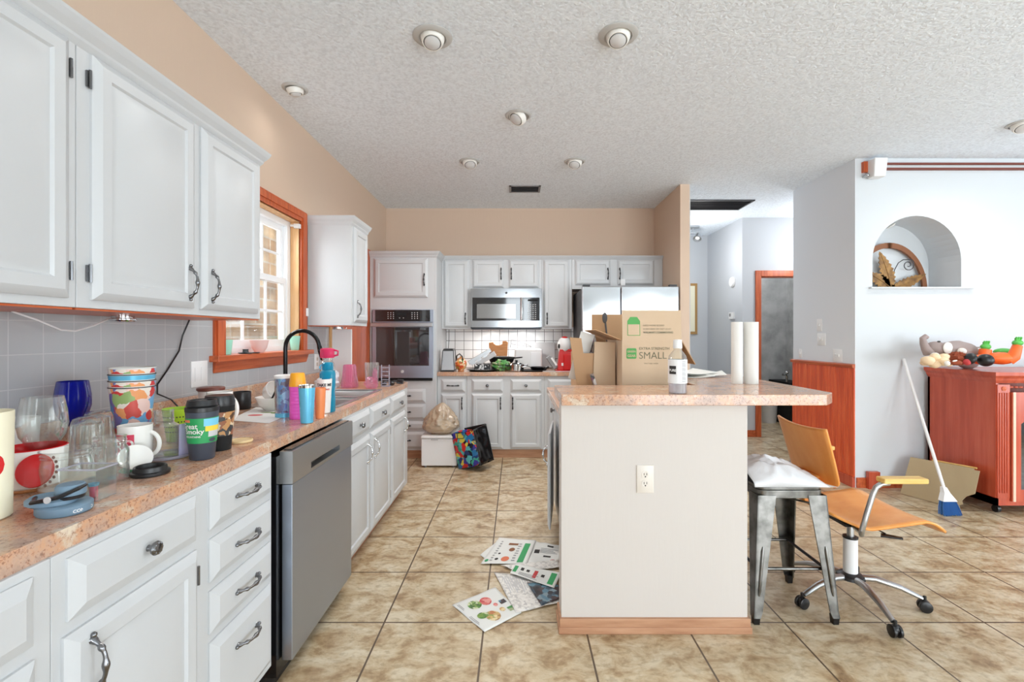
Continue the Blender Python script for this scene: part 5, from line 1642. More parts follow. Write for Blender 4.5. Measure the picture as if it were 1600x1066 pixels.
# what pokes out of the big box
t = thing('wooden_spoon', 'dark wooden spoon poking out of the big moving box', 'spoon', (.555, 2.9, 1.2))
MB().tube([(.60, 2.93, .93), (.555, 2.94, 1.38)], .006, 8).build('handle', 'dark_grey', t)
MB().ell((.551, 2.94, 1.41), (.016, .006, .034), n=14, k=10).build('bowl', 'dark_grey', t)
one(MB().ell((.64, 2.72, 1.17), (.06, .15, .09), disp=.4, freq=2.5, seed=8, n=26, k=16).ell((.76, 2.8, 1.16), (.08, .12, .085), disp=.4, freq=2.5, seed=18, n=26, k=16), 'packed_cloth', 'clutter_print', 'crumpled packing cloth inside the big moving box', 'cloth')
# the small box with papers, left
sx0, sx1 = .345, .495
t = carton('cardboard_box', 'narrow torn cardboard box full of papers, left of the big moving box', sx0, sx1, 2.66, 2.98, LW, 1.20, 'cardboard_dark', group='cardboard boxes behind the bar')
MB().prism([(sx0 - .001, LW + .08), (sx0 + .06, LW + .08), (sx0 + .02, 1.285), (sx0 - .045, 1.29)], 'y', 2.652, 2.656).build('flap', 'cardboard_dark', t)
MB().prism([(sx0 + .085, LW + .1), (sx1 + .06, LW + .1), (sx1 + .06, 1.262), (sx0 + .095, 1.265)], 'y', 2.65, 2.654).build('flap', 'cardboard', t)
for k in range(6):
    q = Vector((.375 + k * .018, 2.72 + k * .03, 1.12))
    one(MB().ob(q + Vector((0, 0, .06)), (.085, .002, .28 - k * .012), (.1, .25 - k * .1, .2 - k * .08)), 'loose_paper', ['paper_white', 'clutter_print', 'newsprint'][k % 3],
        ['white sheet standing foremost in the narrow torn box', 'patterned sheet second from the front in the narrow torn box', 'newsprint sheet third from the front in the narrow torn box',
         'plain white sheet in the middle of the narrow torn box', 'patterned sheet near the back of the narrow torn box', 'newsprint sheet hindmost in the narrow torn box'][k], 'paper', 'papers in the torn cardboard box')
one(MB().ob((.435, 2.62, 1.03), (.02, .012, .12), (0, -.3, 0)), 'purple_ribbon', 'clutter_print', 'crumpled purple-patterned packaging poking from the torn box', 'packaging')
# bottle on the bar
p = Vector((.713, 2.085, BZ))
t = thing('lotion_bottle', 'clear bottle with a white cap and white label on the bar edge', 'bottle', p)
MB().lathe([(0, 0), (.037, 0), (.040, .004), (.040, .15), (.037, .165), (.018, .19), (.016, .20), (0, .20)], p, 32).build('bottle', 'clear_glass', t)
MB().lathe([(0, .003), (.037, .003), (.0375, .045), (0, .045)], p, 30).build('liquid', 'frosty_plastic', t)
MB().lathe([(.0402, .045), (.0412, .046), (.0412, .148), (.0402, .149)], p, 32).build('label_wrap', 'white_plastic', t)
MB().lathe([(0, .198), (.019, .198), (.020, .202), (.018, .236), (0, .238)], p, 24).build('cap', 'white_plastic', t)
a0 = math.atan2(-p.y, -p.x)
mb = MB()
decal(mb, p, .0412, a0 - .95, a0 - .15, .086, .122, 0)
mb.build('dark_label_square', 'dark_ink', t)
letters('PURE', .0145, 'white_plastic', t, (0, 0, p.z + .098), (1, 0, 0), (0, 0, 1), wrap=(p.x, p.y, .0425, a0 - .9, 0), bold=.0004)
mb = MB()
for k in range(14):
    decal(mb, p, .0412, a0 + .45, a0 + .95, .054 + k * .0065, .0565 + k * .0065, 0, n=4, k=1)
mb.build('small_print', 'mid_grey', t)
# paper rolls
for (px, r, lab) in ((1151.5, .0285, 'left of the two white paper rolls standing on the bar'), (1173.5, .036, 'right and wider of the two white paper rolls standing on the bar')):
    Yr = 2.50
    p = Vector(((px - CX) / F * Yr, Yr, BZ))
    t = thing('paper_roll', lab, 'paper roll', p, group='paper rolls on the bar')
    h = .326
    MB().lathe([(.006, 0), (r, 0), (r, h), (.02, h), (.02, .0), (.006, 0)], p, 36).build('paper', 'paper_white', t)
    MB().lathe([(.0185, .001), (.0195, .001), (.0195, h - .001), (.0185, h - .001)], p, 24).build('core', 'cardboard', t)
# papers lying on the bar
for k, (x, y, rz, dz, lab) in enumerate(((1.06, 2.92, .2, 0, 'lowest curled white sheet on the far end of the bar'), (1.17, 2.97, -.25, .008, 'middle curled white sheet on the far end of the bar'), (1.10, 2.98, .5, .016, 'topmost curled white sheet on the far end of the bar'))):
    M = Matrix.Translation((x, y, BZ + dz)) @ Matrix.Rotation(rz, 4, 'Z')
    mb = MB().sheet(lambda u, v: M @ Vector(((u - .5) * .26, (v - .5) * .19, .001 + .022 * (abs(u - .5) * 2) ** 2 * (0.4 + .6 * v))), 12, 6)
    one(mb, 'loose_sheet', 'paper_white', lab, 'paper', 'papers on the bar', solid=.0008)

# ================================================================== FLOOR THINGS IN THE AISLE
# mini cooler box
t = thing('white_cooler', 'small white cube-shaped appliance standing on the floor', 'appliance', (-.76, 4.75, 0))
MB().box(-.937, -.587, 4.63, 4.90, .018, .285).build('body', 'vinyl_white', t, bevel=.008)
MB().box(-.937, -.587, 4.622, 4.90, .288, .312).build('lid', 'white_plastic', t, bevel=.006)
MB().box(-.84, -.77, 4.617, 4.623, .272, .284).build('latch', 'light_grey', t)
for x in (-.9, -.625):
    for y in (4.66, 4.87):
        MB().lathe([(0, 0), (.012, 0), (.012, .018), (0, .018)], (x, y, 0), 12).build('foot', 'mid_grey', t)
# tan grocery bag
def bag_fn(c, rx, ry, hz, seed, amp=.2, tip=None):
    mb = MB()
    n, k = 110, 60
    rings = []
    for i in range(k + 1):
        v = i / k
        r = max(.001, math.sin(PI * v ** .5)) ** .7 if 0 < v < 1 else (0.6 if v == 0 else 0.02)
        ring = []
        for j in range(n):
            a = 2 * PI * j / n
            d = Vector((math.cos(a), math.sin(a), v * 2))
            f = 1 + (.07 * math.sin(11 * a + 6 * noise.noise(d * 1.5)) * v ** .6 if tip else 0) + amp * (noise.ridged_multi_fractal(d * 1.3 + Vector((seed, 0, 0)), .8, 2.2, 5, 1.0, 2.0) - .9) * .5 * (.3 + v)
            x, y = math.cos(a) * rx * r * f, math.sin(a) * ry * r * f
            z = hz * v
            if tip:
                x += tip[0] * v ** 3
                y += tip[1] * v ** 3
            ring.append(mb.bm.verts.new(Vector(c) + Vector((x, y, z))))
        rings.append(ring)
    for A, B in zip(rings, rings[1:]):
        for j in range(n):
            mb._f([A[j], A[(j + 1) % n], B[(j + 1) % n], B[j]])
    mb._f(rings[0][::-1])
    mb._f(rings[-1])
    return mb
t = thing('packed_goods', 'pale wrapped goods inside the tan grocery bag', 'groceries', (-.765, 4.765, .316))
MB().ell((-.80, 4.765, .375), (.07, .06, .058), disp=.1, freq=2, seed=1).build('parcel', 'paper_white', t)
MB().ob((-.72, 4.765, .37), (.09, .08, .10), (0, .2, .3)).build('carton', 'cork_tan', t, bevel=.005)
one(bag_fn((-.765, 4.765, .314), .175, .13, .31, 5.0, .35, (.02, 0)), 'grocery_bag', 'tan_film', 'translucent tan grocery bag sitting on the white appliance', 'bag', ang=80)
# vivid tote
t = thing('tote_bag', 'glossy tote bag with a vivid multicolour front, tipped over on the floor', 'bag', (-.44, 4.55, 0))
M = Matrix.Translation((-.395, 4.62, .035)) @ Matrix.Rotation(math.radians(-30), 4, 'Z') @ Matrix.Rotation(math.radians(-15), 4, 'Y')
def tote(u, v, side):
    wd, dp, hh = .27, .22, .34
    bul = math.sin(PI * v) * .02
    if side == 0:
        return M @ Vector((-wd / 2 + wd * u, -dp / 2 - bul * math.sin(PI * u) + .01 * noise.noise(Vector((u * 4, v * 4, 1))), hh * v + (.02 * math.sin(PI * u) if v == 1 else 0)))
    if side == 1:
        return M @ Vector((wd / 2 - .035 * math.sin(PI * u) * v + .014 * noise.noise(Vector((u * 4, v * 5, 2))), -dp / 2 + dp * u, hh * v))
    if side == 2:
        return M @ Vector((wd / 2 - wd * u, dp / 2, hh * v + .025 * v))
    return M @ Vector((-wd / 2 + .03 * math.sin(PI * u) * v, dp / 2 - dp * u, hh * v))
MB().sheet(lambda u, v: tote(u, v, 0), 14, 14).build('printed_front', 'tote_print', t, solid=.003)
MB().sheet(lambda u, v: tote(u, v, 1), 14, 14).sheet(lambda u, v: tote(u, v, 2), 8, 8).sheet(lambda u, v: tote(u, v, 3), 8, 8).box(-.135, .135, -.11, .11, 0, .003, M=M).build('black_gusset', 'black_steel', t, solid=.003)
mb = MB()
mb.tube([M @ Vector((.137, -.112, 0)), M @ Vector((.137, -.112, .34)), M @ Vector((.137, .112, .36)), M @ Vector((.137, .112, 0))], .004, 6)
mb.tube([M @ Vector((-.135, -.112, .34)), M @ Vector((.137, -.112, .34))], .004, 6)
mb.tube([M @ Vector((-.06, -.112, .34)), M @ Vector((-.05, -.14, .29)), M @ Vector((.02, -.14, .28)), M @ Vector((.05, -.112, .34))], .005, 6, flat=.5)
mb.build('piping_and_strap', 'black_plastic', t)
# flyers on the floor
def flyer(label, quad, z, mat='paper_white', prints=(), curl=.006, seed=0):
    P = [onz(x, y, 0) for x, y in quad]      # corners, in order
    P = [Vector((q.x, q.y, 0)) for q in P]
    def fn(u, v, lift=0.0):
        q = (P[0] * (1 - u) + P[1] * u) * (1 - v) + (P[3] * (1 - u) + P[2] * u) * v
        q.z = z + lift + curl * (abs(noise.noise(Vector((u * 1.7 + seed, v * 1.7, seed)))) + .4 * u * u * v)
        return q
    t = thing('flyer', label, 'paper', (sum((q.x for q in P)) / 4, sum((q.y for q in P)) / 4, z), group='flyers on the floor')
    MB().sheet(lambda u, v: fn(u, v), 16, 16).build('sheet', mat, t, solid=.0006)
    by = {}
    for (m, u0, u1, v0, v1, rnd) in prints:
        by.setdefault(m, []).append((u0, u1, v0, v1, rnd))
    for m, L_ in by.items():
        mb = MB()
        for u0, u1, v0, v1, rnd in L_:
            if rnd:
                def g(u, v):
                    a, r = u * 2 * PI, max(v, .02)
                    return fn((u0 + u1) / 2 + (u1 - u0) / 2 * r * math.cos(a), (v0 + v1) / 2 + (v1 - v0) / 2 * r * math.sin(a), .0012)
                mb.sheet(g, 14, 4)
            else:
                mb.sheet(lambda u, v: fn(u0 + (u1 - u0) * u, v0 + (v1 - v0) * v, .0012), 8, 8)
        mb.build('printed_pictures', m, t)
    return t
def lines(u0, u1, v0, v1, n, m='mid_grey'):
    return [(m, u0, u0 + (u1 - u0) * (1 - .25 * ((i * 7) % 3) / 2), v0 + (v1 - v0) * i / n, v0 + (v1 - v0) * (i + .4) / n, False) for i in range(n)]
flyer('flyer with red and green food plates, nearest the camera', [(706, 946), (757, 989), (815, 959), (774, 919)], .001, prints=[
    ('meat_print', .16, .42, .46, .70, True), ('salad_print', .12, .40, .2, .48, True), ('salad_print', .52, .72, .16, .4, True), ('dish_print', .58, .90, .28, .6, True),
    ('dark_flyer', .42, .55, .80, .94, False), ('greens_print', .70, .84, .82, .96, False), ('dish_print', .62, .76, .66, .78, True), ('meat_print', .44, .54, .64, .74, True)] + lines(.08, .3, .06, .12, 2) + lines(.5, .8, .04, .1, 2))
flyer('pale newspaper spread under the folded flyers', [(772, 896), (806, 960), (876, 944), (868, 905)], .004, 'newsprint', curl=.008, seed=3, prints=lines(.1, .55, .1, .8, 16, 'light_grey'))
flyer('dark blue and grey magazine page by the island', [(823, 914), (846, 951), (878, 938), (876, 918)], .012, 'dark_flyer', seed=5)
flyer('crumpled grey sheet tucked under the green-striped flyer', [(782, 886), (810, 897), (876, 890), (872, 878)], .009, 'newsprint', seed=6, curl=.008)
flyer('long flyer with a green block at each end', [(797, 901), (866, 925), (877, 902), (806, 886)], .018, curl=.006, seed=7, prints=[
    ('green_print', .02, .10, .2, .8, False), ('green_print', .82, .94, .1, .85, False), ('dark_ink', .17, .24, .5, .75, False), ('dark_ink', .3, .37, .5, .7, False), ('red_print', .47, .55, .2, .75, False), ('dark_ink', .64, .71, .4, .6, False)] + lines(.17, .6, .1, .4, 4))
flyer('flyer edge peeking out left of the bottle pictures', [(750, 868), (765, 880), (800, 850), (782, 843)], .002, seed=8)
flyer('flyer with bottle pictures and one diagonal green band', [(751, 884), (823, 884), (838, 848), (780, 843)], .010, curl=.006, seed=9, prints=[
    ('green_print', .76, .90, .05, .82, False), ('salmon_print', .38, .56, .08, .26, True), ('brown_print', .44, .58, .46, .62, True), ('brown_print', .36, .60, .72, .80, False),
    ('dark_ink', .24, .32, .12, .2, True), ('dark_ink', .24, .30, .34, .4, True), ('emerald', .04, .12, .06, .16, True)] + lines(.14, .2, .1, .9, 9) + lines(.62, .7, .1, .85, 8))
flyer('creased black and white flyer at the island base, behind the others', [(824, 882), (872, 884), (878, 856), (836, 848)], .006, 'paper_white', curl=.012, seed=11, prints=[
    ('dark_ink', .1, .28, .45, .62, False), ('dark_ink', .45, .7, .3, .38, False), ('dark_ink', .5, .72, .8, .88, False), ('red_print', .7, .9, .1, .22, True)] + lines(.3, .9, .5, .75, 4))

# ================================================================== RIGHT SIDE: STOOL, CHAIR
sx, sy = 1.258, 2.305
t = thing('bar_stool', 'dented grey metal bar stool under the bar overhang', 'stool', (sx, sy, 0))
mb = MB()
mb.prism([(sx + a, sy + b_) for a, b_ in rrect(-.15, .15, -.15, .15, .04)], 'z', .592, .606)
mb.prism([(sx + a, sy + b_) for a, b_ in rrect(-.154, .154, -.154, .154, .042)], 'z', .555, .5925)
mb.build('seat', 'gunmetal', t, bevel=.003)
for ax_ in (-1, 1):
    for ay_ in (-1, 1):
        tx, ty = sx + ax_ * .115, sy + ay_ * .115
        bx_, by_ = sx + ax_ * .178, sy + ay_ * .178
        mb = MB()
        w0_, w1_ = .042, .016
        # bent-sheet leg: an L of two tapering plates around the outer corner
        for pl_ in (0, 1):
            lv = []
            for (cx_, cy_, z_, w_) in ((tx, ty, .57, w0_), (bx_ + (tx - bx_) * .12, by_ + (ty - by_) * .12, .06, w1_ * 1.2), (bx_, by_, .03, w1_)):
                o = Vector((cx_ + ax_ * w_, cy_ + ay_ * w_, z_))
                e = o + (Vector((-ax_ * 2 * w_, 0, 0)) if pl_ == 0 else Vector((0, -ay_ * 2 * w_, 0)))
                nn = Vector((0, -ay_ * .006, 0)) if pl_ == 0 else Vector((-ax_ * .006, 0, 0))
                lv.append([mb.bm.verts.new(q) for q in (o, e, e + nn, o + nn)])
            for A, B in zip(lv, lv[1:]):
                for i in range(4):
                    mb._f([A[i], A[(i + 1) % 4], B[(i + 1) % 4], B[i]])
            mb._f(lv[0]); mb._f(lv[-1])
        mid = Vector(((tx + bx_) / 2, (ty + by_) / 2, .26))
        mb.tube([Vector((tx + (bx_ - tx) * k, ty + (by_ - ty) * k + ay_ * (.042 - .0256 * k), .57 - .54 * k)) for k in (.42, .46, .78, .82)], [.003, .0075, .006, .003], 10)
        leg = mb.build('leg', 'gunmetal', t)
        MB().frust((bx_ - .012, bx_ + .012, by_ - .012, by_ + .012), 0, (bx_ - .0145, bx_ + .0145, by_ - .0145, by_ + .0145), .04).build('foot_cap', 'dark_metal', leg)
fz = .235
co = lambda a, b_, z: Vector((sx + a * (.115 + .063 * (.57 - z) / .54), sy + b_ * (.115 + .063 * (.57 - z) / .54), z))
for A, B in (((-1, -1), (1, -1)), ((1, -1), (1, 1)), ((1, 1), (-1, 1)), ((-1, 1), (-1, -1))):
    MB().tube([co(*A, fz), co(*B, fz)], .0075, 10).build('footrest', 'gunmetal' if A[1] == B[1] else 'dark_metal', t)
for A, B in (((-1, -1), (1, 1)), ((1, -1), (-1, 1))):
    MB().tube([co(*A, .52), co(*B, .52)], .005, 8).build('cross_brace', 'gunmetal', t)
# plastic bag on the stool
def pbag(u, v):
    x = sx - .17 + .345 * u
    y = sy - .155 + .29 * v
    e = math.sin(PI * min(1, max(0, u * .95 + .05))) ** .5 * math.sin(PI * min(1, max(0, v))) ** .45 if 0 < v < 1 else 0
    hgt = (.125 - .075 * u) * e
    hgt *= 1 + .35 * (noise.ridged_multi_fractal(Vector((u * 2.2, v * 3 + u, 3)), 1, 2.1, 4, 1, 2) - .9)
    return Vector((x, y, .6075 + max(0, hgt)))
t = thing('plastic_bag', 'white plastic shopping bag with a red mark lying on the metal stool', 'bag', (sx, sy, .607))
mb = MB().sheet(pbag, 44, 36)
mb.build('bag', 'white_film', t, ang=80, solid=.001)
one(MB().prism([(1.33, 2.18), (1.47, 2.15), (1.42, 2.24), (1.35, 2.27)], 'z', .6065, .6075), 'receipt', 'paper_white', 'white paper corner poking out from under the bag on the stool', 'paper')

# desk chair
C = Vector((1.648, 2.325, 0))
t = thing('desk_chair', 'orange bent-plywood desk chair on a silver five-star wheeled base', 'chair', C)
base_p = MB().lathe([(0, .098), (.04, .098), (.062, .108), (.058, .122), (.034, .135), (0, .135)], C, 28).build('hub_cover', 'black_plastic', t)
for k in range(5):
    a = math.radians(-93 + 72 * k)
    d = Vector((math.cos(a), math.sin(a), 0))
    lg = MB().tube([C + d * .03 + Z * .112, C + d * .10 + Z * .118, C + d * .2 + Z * .095, C + d * .285 + Z * .06], [.019, .0185, .016, .012], 12, flat=.8).build('base_leg', 'satin_metal', t)
    q = C + d * .295
    s_ = Vector((-d.y, d.x, 0))
    cs = MB().tube([q + Z * .045, q + Z * .072], .007, 8).ell(q + Z * .034, (.020, .020, .022), n=14, k=8).build('caster', 'black_plastic', lg)
    for w_ in (-1, 1):
        M = Matrix.Translation(q + s_ * w_ * .013 + Z * .0265) @ s_.to_track_quat('Z', 'Y').to_matrix().to_4x4()
        MB().lathe([(0, -.008), (.021, -.008), (.0265, -.005), (.0265, .005), (.021, .008), (0, .008)], (0, 0, 0), 20, M=M).build('wheel', 'black_plastic', lg)
MB().lathe([(0, .13), (.031, .13), (.031, .302), (0, .302)], C, 28).build('column_sleeve', 'white_plastic', t)
MB().lathe([(0, .302), (.033, .302), (.033, .310), (0, .312)], C, 28).lathe([(0, .0), (.02, 0)], C + Z * .31, 12).build('collar', 'black_plastic', t)
MB().tube([C + Z * .31, C + Z * .375], .016, 16).build('gas_lift', 'satin_metal', t)
MB().ob(C + Vector((.02, .02, .382)), (.16, .14, .018)).build('seat_plate', 'dark_metal', t, bevel=.003)
MB().tube([C + Vector((.06, -.05, .38)), C + Vector((.08, -.12, .372))], .003, 6).prism([(C.x + .045, C.y - .135), (C.x + .125, C.y - .165), (C.x + .13, C.y - .15), (C.x + .07, C.y - .105)], 'z', .362, .370).build('height_lever', 'black_plastic', t)
# seat shell
def seat(u, v):
    """u from back to front, v from near to far"""
    x = 1.475 + .50 * u
    zc_ = .46 - .055 * math.sin(min(u / .35, 1) * PI / 2) + .035 * max(0, (u - .3) / .5 if u < .8 else 1) - (.05 * ((u - .8) / .2) ** 2 if u > .8 else 0)
    y0, y1 = 2.155, 2.63
    if u < .25:
        k = 1 - u / .25
        y0 += .07 * k * k
        y1 -= .05 * k * k
    if u > .8:
        k = (u - .8) / .2
        y0 += .01 * k * k
        y1 -= .05 * k * k
    y = y0 + (y1 - y0) * v
    zz = zc_ + .012 * abs(2 * v - 1) ** 2 - .008
    return Vector((x + .0 * v, y, zz))
MB().sheet(seat, 30, 16).build('seat', 'plywood_orange', t, solid=.011)
def back(u, v):
    """u from near to far, v up"""
    z_ = .545 + .305 * v
    ynear = 2.305 - .055 * v
    yfar = 2.70 - .035 * v
    if v < .12:
        k = 1 - v / .12
        ynear += .03 * k * k
        yfar -= .03 * k * k
    y = ynear + (yfar - ynear) * u
    x = 1.575 - .105 * v ** 1.1 + .02 * (abs(2 * u - 1) ** 2) - .01
    z_ += -.012 * v * math.sin(PI * u)
    return Vector((x, y, z_))
MB().sheet(back, 18, 22).build('backrest', 'plywood_orange', t, solid=.011)
MB().sheet(lambda u, v: Vector((1.475 + .07 * v - .035 * math.sin(PI * v), 2.40 + .17 * u, .452 + .13 * v)), 6, 10).build('back_bracket', 'plywood_orange', t, solid=.010)
for s_, ya in ((-1, 2.125), (1, 2.745)):
    yc = 2.43
    yy = lambda f: yc + (ya - yc) * f
    ar = MB().tube([(1.66, yy(.2), .375), (1.60, yy(.8), .385), (1.565, yy(.96), .398), (1.558, yy(1), .42), (1.575, ya, .48), (1.608, ya, .585), (1.622, ya, .615), (1.645, ya, .63), (1.68, ya, .634)], .0115, 12).build('armrest_tube', 'satin_metal', t)
    MB().box(1.64, 1.84, ya - .027, ya + .027, .636, .660).build('armrest', 'armrest_wood', t, bevel=.006)
# broom
t = thing('broom', 'white-handled broom with blue bristles leaning on the white wall', 'broom', (3.16, 3.46, 0))
b0, b1 = Vector((3.155, 3.47, .155)), Vector((3.30, 4.015, 1.10))
hd = (b1 - b0).normalized()
MB().tube([b0, b1], .011, 12).build('handle', 'white_plastic', t)
mb = MB()
pts = [(0, .018), (-.05, .026), (-.075, .05)]
for A, B in (((b0 + hd * .03, .014, .014), (b0 - hd * .01, .022, .02)), ((b0 - hd * .01, .022, .02), (b0 - hd * .07, .052, .024))):
    (c0, w0_, d0), (c1, w1_, d1) = A, B
    va = []
    for c_, w_, d_ in (A, B):
        va.append([mb.bm.verts.new(c_ + Vector((w_ * sx_, d_ * sy_, 0))) for sx_, sy_ in ((-1, -1), (1, -1), (1, 1), (-1, 1))])
    for i in range(4):
        mb._f([va[0][i], va[0][(i + 1) % 4], va[1][(i + 1) % 4], va[1][i]])
    mb._f(va[0]); mb._f(va[1])
mb.build('ferrule', 'white_plastic', t, bevel=.002)
mb = MB()
random.seed(3)
for i in range(260):
    fx_, fy_ = random.uniform(-1, 1), random.uniform(-1, 1)
    q0 = b0 - hd * .065 + Vector((fx_ * .048, fy_ * .02, 0))
    q1 = Vector((b0.x - hd.x * .13 + fx_ * .07, b0.y - hd.y * .13 + fy_ * .03, random.uniform(.002, .012)))
    mb.tube([q0, (q0 + q1) / 2 + Vector((fx_ * .004, 0, 0)), q1], .0022, 3)
br = mb.build('bristles', 'broom_blue', t)
br['kind'] = 'stuff'
# fibreboard sheet leaning against the console
t = thing('fibreboard_sheet', 'torn tan fibreboard sheet leaning against the red console', 'board', (3.25, 3.65, 0))
A, B_ = Vector((3.155, 3.87, 0.002)), Vector((3.33, 3.45, 0.002))
D_, C_ = Vector((3.29, 3.93, .285)), Vector((3.415, 3.47, .30))
mb = MB()
def bp_(u, v):
    return (A * (1 - u) + B_ * u) * (1 - v) + (D_ * (1 - u) + C_ * u) * v
out = [(0, 0), (.80, 0), (.86, .02), (.84, .10), (.88, .14), (.86, .22), (.90, .34), (.97, .42), (1, .45), (1, 1), (.93, 1), (.92, 1.03), (.78, 1.03), (0, 1)]
nn = (bp_(1, 0) - bp_(0, 0)).cross(bp_(0, 1) - bp_(0, 0)).normalized() * .005
f = [mb.bm.verts.new(bp_(u, v)) for u, v in out]
g_ = [mb.bm.verts.new(bp_(u, v) + nn) for u, v in out]
mb._f(f); mb._f(g_[::-1])
for i in range(len(out)):
    mb._f([f[i], f[(i + 1) % len(out)], g_[(i + 1) % len(out)], g_[i]])
mb.build('sheet', 'fibreboard', t)
MB().tube([bp_(.3, 1.01) + Vector((.02, .0, .004)), bp_(.92, 1.03) + Vector((.02, 0, .004))], .007, 6).build('wood_strip', 'armrest_wood', t)
# console cabinet
kx0, kx1, ky0, ky1 = 3.48, 4.95, 3.42, 3.985
t = thing('console_cabinet', 'reddish cherry console cabinet on casters with glass doors', 'cabinet', (kx0 + .7, 3.7, 0))
mb = MB().box(kx0, kx0 + .02, ky0, ky1, .065, .985).box(kx1 - .02, kx1, ky0, ky1, .065, .985).box(kx0, kx1, ky1 - .02, ky1, .065, .985).box(kx0, kx1, ky0, ky1, .065, .12).box(kx0, kx1, ky0, ky1, .955, .985)
mb.box(kx0 + .02, kx1 - .02, ky0 + .04, ky1 - .02, .60, .615)
mb.build('body', 'cherry_wood', t)
mb = MB()
for i, (f0, f1, a, b_) in enumerate(((0, .012, .955, .975), (.012, .016, .975, .99), (.016, .034, .99, 1.01), (.034, .036, 1.01, 1.035))):
    mb.frust((kx0 - f0, kx1 + f0, ky0 - f0, ky1), a, (kx0 - f1, kx1 + f1, ky0 - f1, ky1), b_)
mb.build('top', 'cherry_wood', t)
mb = MB().box(kx0 + .005, kx0 + .095, ky0 - .008, ky0, .12, .945)
for i in range(4):
    mb.tube([(kx0 + .022 + i * .018, ky0 - .009, .16), (kx0 + .022 + i * .018, ky0 - .009, .885)], .006, 8)
mb.build('fluted_pilaster', 'cherry_wood', t)
MB().lathe([(0, 0), (.014, 0), (.016, .004), (.009, .007), (.004, .011), (0, .011)], (kx0 + .05, ky0 - .008, .915), 16, M=Matrix.Rotation(PI / 2, 4, 'X')).build('rosette', 'salmon_print', t)
for i in range(6):
    MB().ell((kx0 + .11 + i * .035, ky0 - .002, .925), (.016, .008, .008), n=10, k=6).build('carved_bead', 'cherry_wood', t)
for k in range(2):
    d0 = kx0 + .10 + k * .64
    d1 = d0 + .60
    mb = MB().box(d0, d0 + .065, ky0 - .018, ky0, .10, .89).box(d1 - .065, d1, ky0 - .018, ky0, .10, .89).box(d0 + .065, d1 - .065, ky0 - .018, ky0, .10, .185)
    ar_ = [(d0 + .065, .89)] + [(d0 + .065 + (d1 - d0 - .13) * i / 16, .66 + .11 * math.sin(PI * i / 16)) for i in range(17)] + [(d1 - .065, .89)]
    mb.prism(ar_, 'y', ky0 - .018, ky0)
    d = mb.build('door', 'cherry_wood', t)
    MB().box(d0 + .004, d0 + .022, ky0 - .024, ky0 - .0185, .10, .89).build('pale_edge_strip', 'peach', d)
    MB().box(d0 + .06, d1 - .06, ky0 - .010, ky0 - .007, .18, .78).build('pane', 'smoke_glass', d)
for x in (kx0 + .055, kx1 - .06):
    for y in (ky0 + .05, ky1 - .06):
        cs = MB().box(x - .02, x + .02, y - .02, y + .02, .055, .065).tube([(x, y, .03), (x, y, .06)], .008, 8).build('caster_fork', 'chrome', t)
        MB().tube([(x - .012, y, .026), (x + .012, y, .026)], .026, 18).build('caster_wheel', 'black_plastic', cs)
# plush toys on the console
TZ = 1.036
def PT(px, py, Y=3.62):
    return atY(px, py, Y)
q = PT(1490, 548, 3.78)
t = thing('plush_elephant', 'grey plush elephant lying with its trunk raised, on the console', 'plush toy', (q.x, q.y, TZ))
s = 3.78 / F
def pe(px, py, dy=0):
    return atY(px, py, 3.78 + dy)
MB().ell(pe(1497, 550), (32 * s, .085, 17 * s), (0, .12, 0), n=26, k=16, disp=.05, freq=2).ell(pe(1512, 562), (14 * s, .08, 15 * s)).build('body', 'plush_grey', t)
MB().ell(pe(1464, 546), (16 * s, .07, 12 * s), (0, .25, 0), n=24, k=14).tube([pe(1452, 550), pe(1446, 544), pe(1443, 536), pe(1442, 529), pe(1446, 526), pe(1449, 528)], [9 * s, 6 * s, 5 * s, 4.4 * s, 4 * s, 3 * s], 12).build('head_and_trunk', 'plush_grey', t)
MB().ell(pe(1481, 544, -.075), (8 * s, .012, 9 * s), (0, .1, .1), n=18, k=10).build('ear', 'plush_white', t)
MB().ell(pe(1467, 534, -.068), (3 * s, .006, 1.3 * s), n=10, k=6).build('eye', 'dark_ink', t)
for px_, py_ in ((1503, 549), (1461, 556)):
    MB().ell(pe(px_, py_, -.10), (5.2 * s, .03, 5 * s), n=14, k=10).build('foot_pad', 'plush_white', t)
MB().tube([pe(1516, 542), pe(1524, 543), pe(1530, 543)], [.006, .004, .007], 6).build('tail', 'plush_grey', t)
q = PT(1460, 565, 3.55)
t = thing('plush_lamb', 'cream lumpy plush at the left end of the console', 'plush toy', (q.x, q.y, TZ))
s = 3.55 / F
random.seed(11)
mb = MB()
for i, (px_, py_, r_) in enumerate(((1450, 564, 9), (1461, 558, 7), (1460, 568, 9), (1472, 565, 9), (1475, 558, 7), (1445, 567, 6), (1483, 570, 5))):
    mb.ell(atY(px_, min(py_, 569), 3.55 + .01 * (i % 3)), (r_ * s, r_ * s * 1.0, r_ * s * .8), n=16, k=10, disp=.12, freq=2.5, seed=i, flat=TZ + .0005)
mb.build('body', 'plush_cream', t)
MB().ell(atY(1480, 568, 3.47), (4 * s, .018, 4 * s), n=12, k=8, flat=TZ + .0005).build('paw', 'plush_white', t)
t = thing('plush_bear', 'brown shaggy plush in the middle of the console toys', 'plush toy', (atY(1496, 566, 3.55).x, 3.56, TZ))
MB().ell(atY(1497, 560, 3.58), (13 * s, .06, 10 * s), n=30, k=20, disp=.28, freq=4, seed=5, flat=TZ + .0005).build('body', 'plush_brown', t)
MB().ell(atY(1493, 567, 3.49), (9 * s, .03, 4 * s), n=18, k=10, disp=.2, freq=4, seed=7, flat=TZ + .0005).build('muzzle', 'plush_brown', t)
MB().ell(atY(1492, 564, 3.46), (4 * s, .006, 1.2 * s), (0, -.2, 0), n=10, k=6).build('white_mark', 'plush_white', t)
